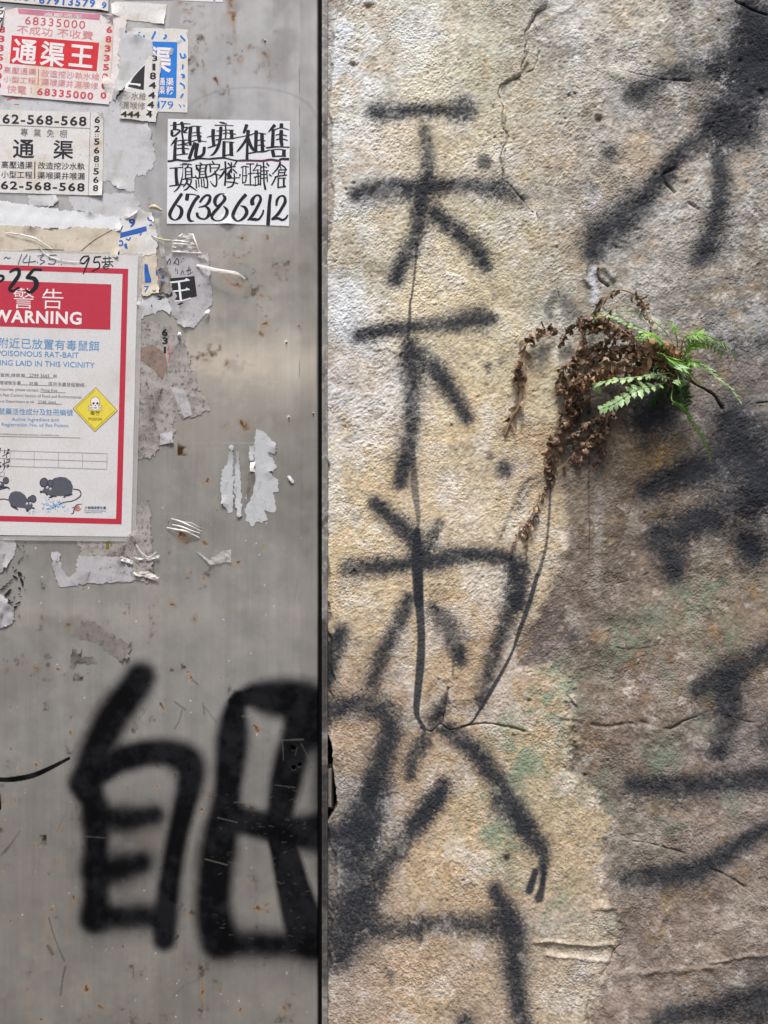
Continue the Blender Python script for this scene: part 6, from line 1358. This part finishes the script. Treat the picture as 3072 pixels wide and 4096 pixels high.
dead_frond([(700, 830, 10), (620, 860, 8), (560, 900, 7), (520, 960, 6), (500, 1010, 5)], 17 * U1, 42 * U1, 9 * U1, 18)
dead_frond([(640, 990, 7), (580, 1030, 7), (540, 1080, 6), (535, 1130, 5)], 22 * U1, 46 * U1, 10 * U1, 19, both=.7)
dead_frond([(1180, 560, 6), (1190, 620, 8), (1170, 680, 8), (1140, 740, 6)], 22 * U1, 26 * U1, 7 * U1, 20, both=.8)
dead_frond([(1120, 540, 10), (1150, 460, 24), (1120, 430, 28), (1060, 420, 30)], 16 * U1, 28 * U1, 7 * U1, 21, 'dead_pale')
# dark foliage against the wall
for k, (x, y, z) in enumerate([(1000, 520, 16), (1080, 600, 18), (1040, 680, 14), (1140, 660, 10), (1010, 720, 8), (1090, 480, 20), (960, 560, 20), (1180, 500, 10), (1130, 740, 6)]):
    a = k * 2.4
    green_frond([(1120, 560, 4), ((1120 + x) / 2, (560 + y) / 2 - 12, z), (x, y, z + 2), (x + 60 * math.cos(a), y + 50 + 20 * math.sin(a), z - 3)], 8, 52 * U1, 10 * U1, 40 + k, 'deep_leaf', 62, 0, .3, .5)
# living fronds
green_frond([(1130, 560, 8), (1145, 450, 34), (1165, 372, 50), (1220, 352, 56), (1290, 357, 56), (1370, 392, 48), (1430, 440, 40), (1468, 512, 30)], 13, 112 * U1, 11 * U1, 61, 'green_leaf', 58, 3, .3, .8, roll=-.5, bow=.2)
green_frond([(1110, 560, 8), (1040, 400, 44), (960, 350, 52), (870, 310, 52), (790, 270, 48), (720, 240, 42), (660, 238, 34), (620, 285, 26)], 17, 58 * U1, 12 * U1, 62, 'pale_leaf', 55, 2, .15, .75, roll=.6, bow=.4)
green_frond([(1080, 560, 10), (1020, 466, 50), (1080, 498, 60), (1140, 540, 58), (1190, 580, 48), (1250, 640, 34)], 13, 120 * U1, 10 * U1, 63, 'green_leaf', 22, 0, .12, .5, roll=-.6, bow=.1)
green_frond([(1070, 510, 56), (1110, 530, 60), (1150, 570, 54)], 5, 130 * U1, 17 * U1, 77, 'pale_leaf', 20, 0, .1, .3, roll=-.3, bow=.1)
green_frond([(1120, 580, 8), (1040, 640, 30), (950, 660, 46), (870, 685, 52), (790, 735, 52), (730, 770, 48), (668, 792, 42)], 11, 84 * U1, 19 * U1, 64, 'pale_leaf', 58, 2, .2, .5, roll=.3, bow=.35)
green_frond([(1120, 570, 8), (1010, 590, 40), (900, 602, 52), (800, 615, 52), (720, 625, 48), (655, 640, 40), (640, 680, 34)], 10, 62 * U1, 17 * U1, 65, 'pale_leaf', 60, 2, .25, .25, roll=.8, bow=.5)
green_frond([(1110, 600, 8), (1060, 610, 30), (1000, 590, 40), (940, 600, 42)], 8, 40 * U1, 10 * U1, 66, 'pale_leaf', 60, 2, .25, .4)
green_frond([(1100, 640, 8), (1090, 740, 26), (1150, 780, 28), (1205, 860, 26), (1265, 955, 20), (1300, 1030, 14), (1318, 1110, 8)], 26, 42 * U1, 8 * U1, 67, 'green_leaf', 40, 1, .2, .8, roll=.7, bow=.6)
green_frond([(1140, 560, 6), (1230, 525, 22), (1300, 545, 26), (1350, 600, 24), (1430, 660, 18), (1500, 755, 10)], 17, 76 * U1, 8 * U1, 68, 'pale_leaf', 26, 0, .35, .6, roll=-.6, bow=.1)
green_frond([(1120, 500, 6), (1095, 400, 14), (1050, 330, 14), (990, 278, 12), (925, 235, 10), (850, 212, 8), (740, 218, 6)], 10, 44 * U1, 18 * U1, 69, 'dusty_leaf', 62, 0, .3, .45, round_=True, bow=.1)
green_frond([(1130, 540, 8), (1180, 440, 26), (1215, 420, 30), (1245, 440, 26)], 7, 36 * U1, 11 * U1, 70, 'green_leaf', 60, 2, .2, .4)
green_frond([(1130, 520, 8), (1120, 380, 24), (1110, 320, 26), (1085, 290, 24)], 6, 30 * U1, 9 * U1, 71, 'green_leaf', 50, 0, .4, .4)
green_frond([(1120, 580, 8), (1130, 620, 34), (1118, 640, 38)], 8, 30 * U1, 7 * U1, 72, 'pale_leaf', 75, 0, .5, .2)
green_frond([(1130, 560, 8), (1190, 480, 24), (1200, 560, 20), (1195, 640, 10)], 9, 34 * U1, 9 * U1, 73, 'green_leaf', 50, 0, .2, .5)
green_frond([(1100, 560, 8), (1000, 400, 30), (940, 380, 34), (880, 370, 32)], 7, 34 * U1, 11 * U1, 74, 'green_leaf', 60, 0, .4, .5)
green_frond([(1120, 560, 8), (1160, 480, 40), (1200, 420, 52), (1260, 400, 56), (1330, 420, 52), (1390, 470, 42)], 12, 84 * U1, 11 * U1, 81, 'green_leaf', 52, 3, .25, .7, roll=.4, bow=.3)
green_frond([(1120, 560, 8), (1180, 520, 44), (1230, 520, 52), (1290, 550, 46)], 10, 76 * U1, 11 * U1, 82, 'green_leaf', 48, 2, .15, .6, roll=-.3, bow=.3)
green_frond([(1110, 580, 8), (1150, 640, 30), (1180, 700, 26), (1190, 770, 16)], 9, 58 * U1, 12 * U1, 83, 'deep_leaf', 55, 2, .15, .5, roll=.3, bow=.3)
green_frond([(1100, 560, 8), (1060, 440, 46), (1010, 380, 54), (960, 350, 56), (900, 345, 52)], 9, 58 * U1, 13 * U1, 84, 'green_leaf', 58, 2, .3, .5, roll=.4, bow=.3)
dead_frond([(1100, 540, 10), (1040, 500, 30), (960, 520, 30), (880, 580, 24), (800, 650, 18)], 15 * U1, 44 * U1, 9 * U1, 22, 'dead_pale', skip=.1)
dead_frond([(1120, 600, 8), (1060, 620, 24), (980, 600, 26), (900, 620, 22), (840, 700, 14)], 18 * U1, 44 * U1, 8 * U1, 23, skip=.1)
rf = random.Random(91)
for k in range(5):                                  # the tangle of broken fronds in the middle of the clump
    x0, y0 = rf.uniform(940, 1080), rf.uniform(430, 580); x2, y2 = rf.uniform(470, 860), rf.uniform(300, 700); z = rf.uniform(10, 34)
    dead_frond([(x0, y0, z + 8), ((x0 + x2) / 2, (y0 + y2) / 2 - rf.uniform(10, 60), z + 6), (x2, y2, z * .5), (x2 - rf.uniform(10, 50), y2 + rf.uniform(40, 110), z * .35)], rf.uniform(17, 26) * U1, rf.uniform(38, 54) * U1, rf.uniform(7, 10) * U1, 200 + k, rf.choice(('dead_leaf', 'dead_leaf', 'dead_pale')), stem=rf.uniform(.5, 1.2), skip=rf.uniform(.05, .3), both=.8)
for k in range(3):
    x0, y0 = rf.uniform(440, 640), rf.uniform(680, 860)
    dead_frond([(x0 + 60, y0 - 40, 10), (x0 + 20, y0 + 40, 9), (x0 - 20, y0 + 120, 7), (x0 - 50, y0 + 200, 5)], rf.uniform(18, 26) * U1, rf.uniform(38, 50) * U1, rf.uniform(7, 10) * U1, 300 + k, stem=.6, both=.75)
L = Leafy()                                          # bare stalks and roots packed in the crack
for k in range(46):
    a = rf.uniform(0, 6.28); r1 = rf.uniform(30, 150); x1, y1 = 1100 + r1 * 1.2 * math.cos(a), 560 + r1 * .8 * math.sin(a)
    L.tube(rachis([(1110 + rf.gauss(0, 22), 570 + rf.gauss(0, 26), rf.uniform(1, 6)), ((1110 + x1) / 2 + rf.gauss(0, 14), (565 + y1) / 2 + rf.gauss(0, 14), rf.uniform(8, 26)), (x1, y1, rf.uniform(3, 24))], 5), rf.uniform(.0004, .0009), .0003, (rf.uniform(.5, 1.0),) * 3, 4)
L.build('root_tangle', M['stem'], fern)
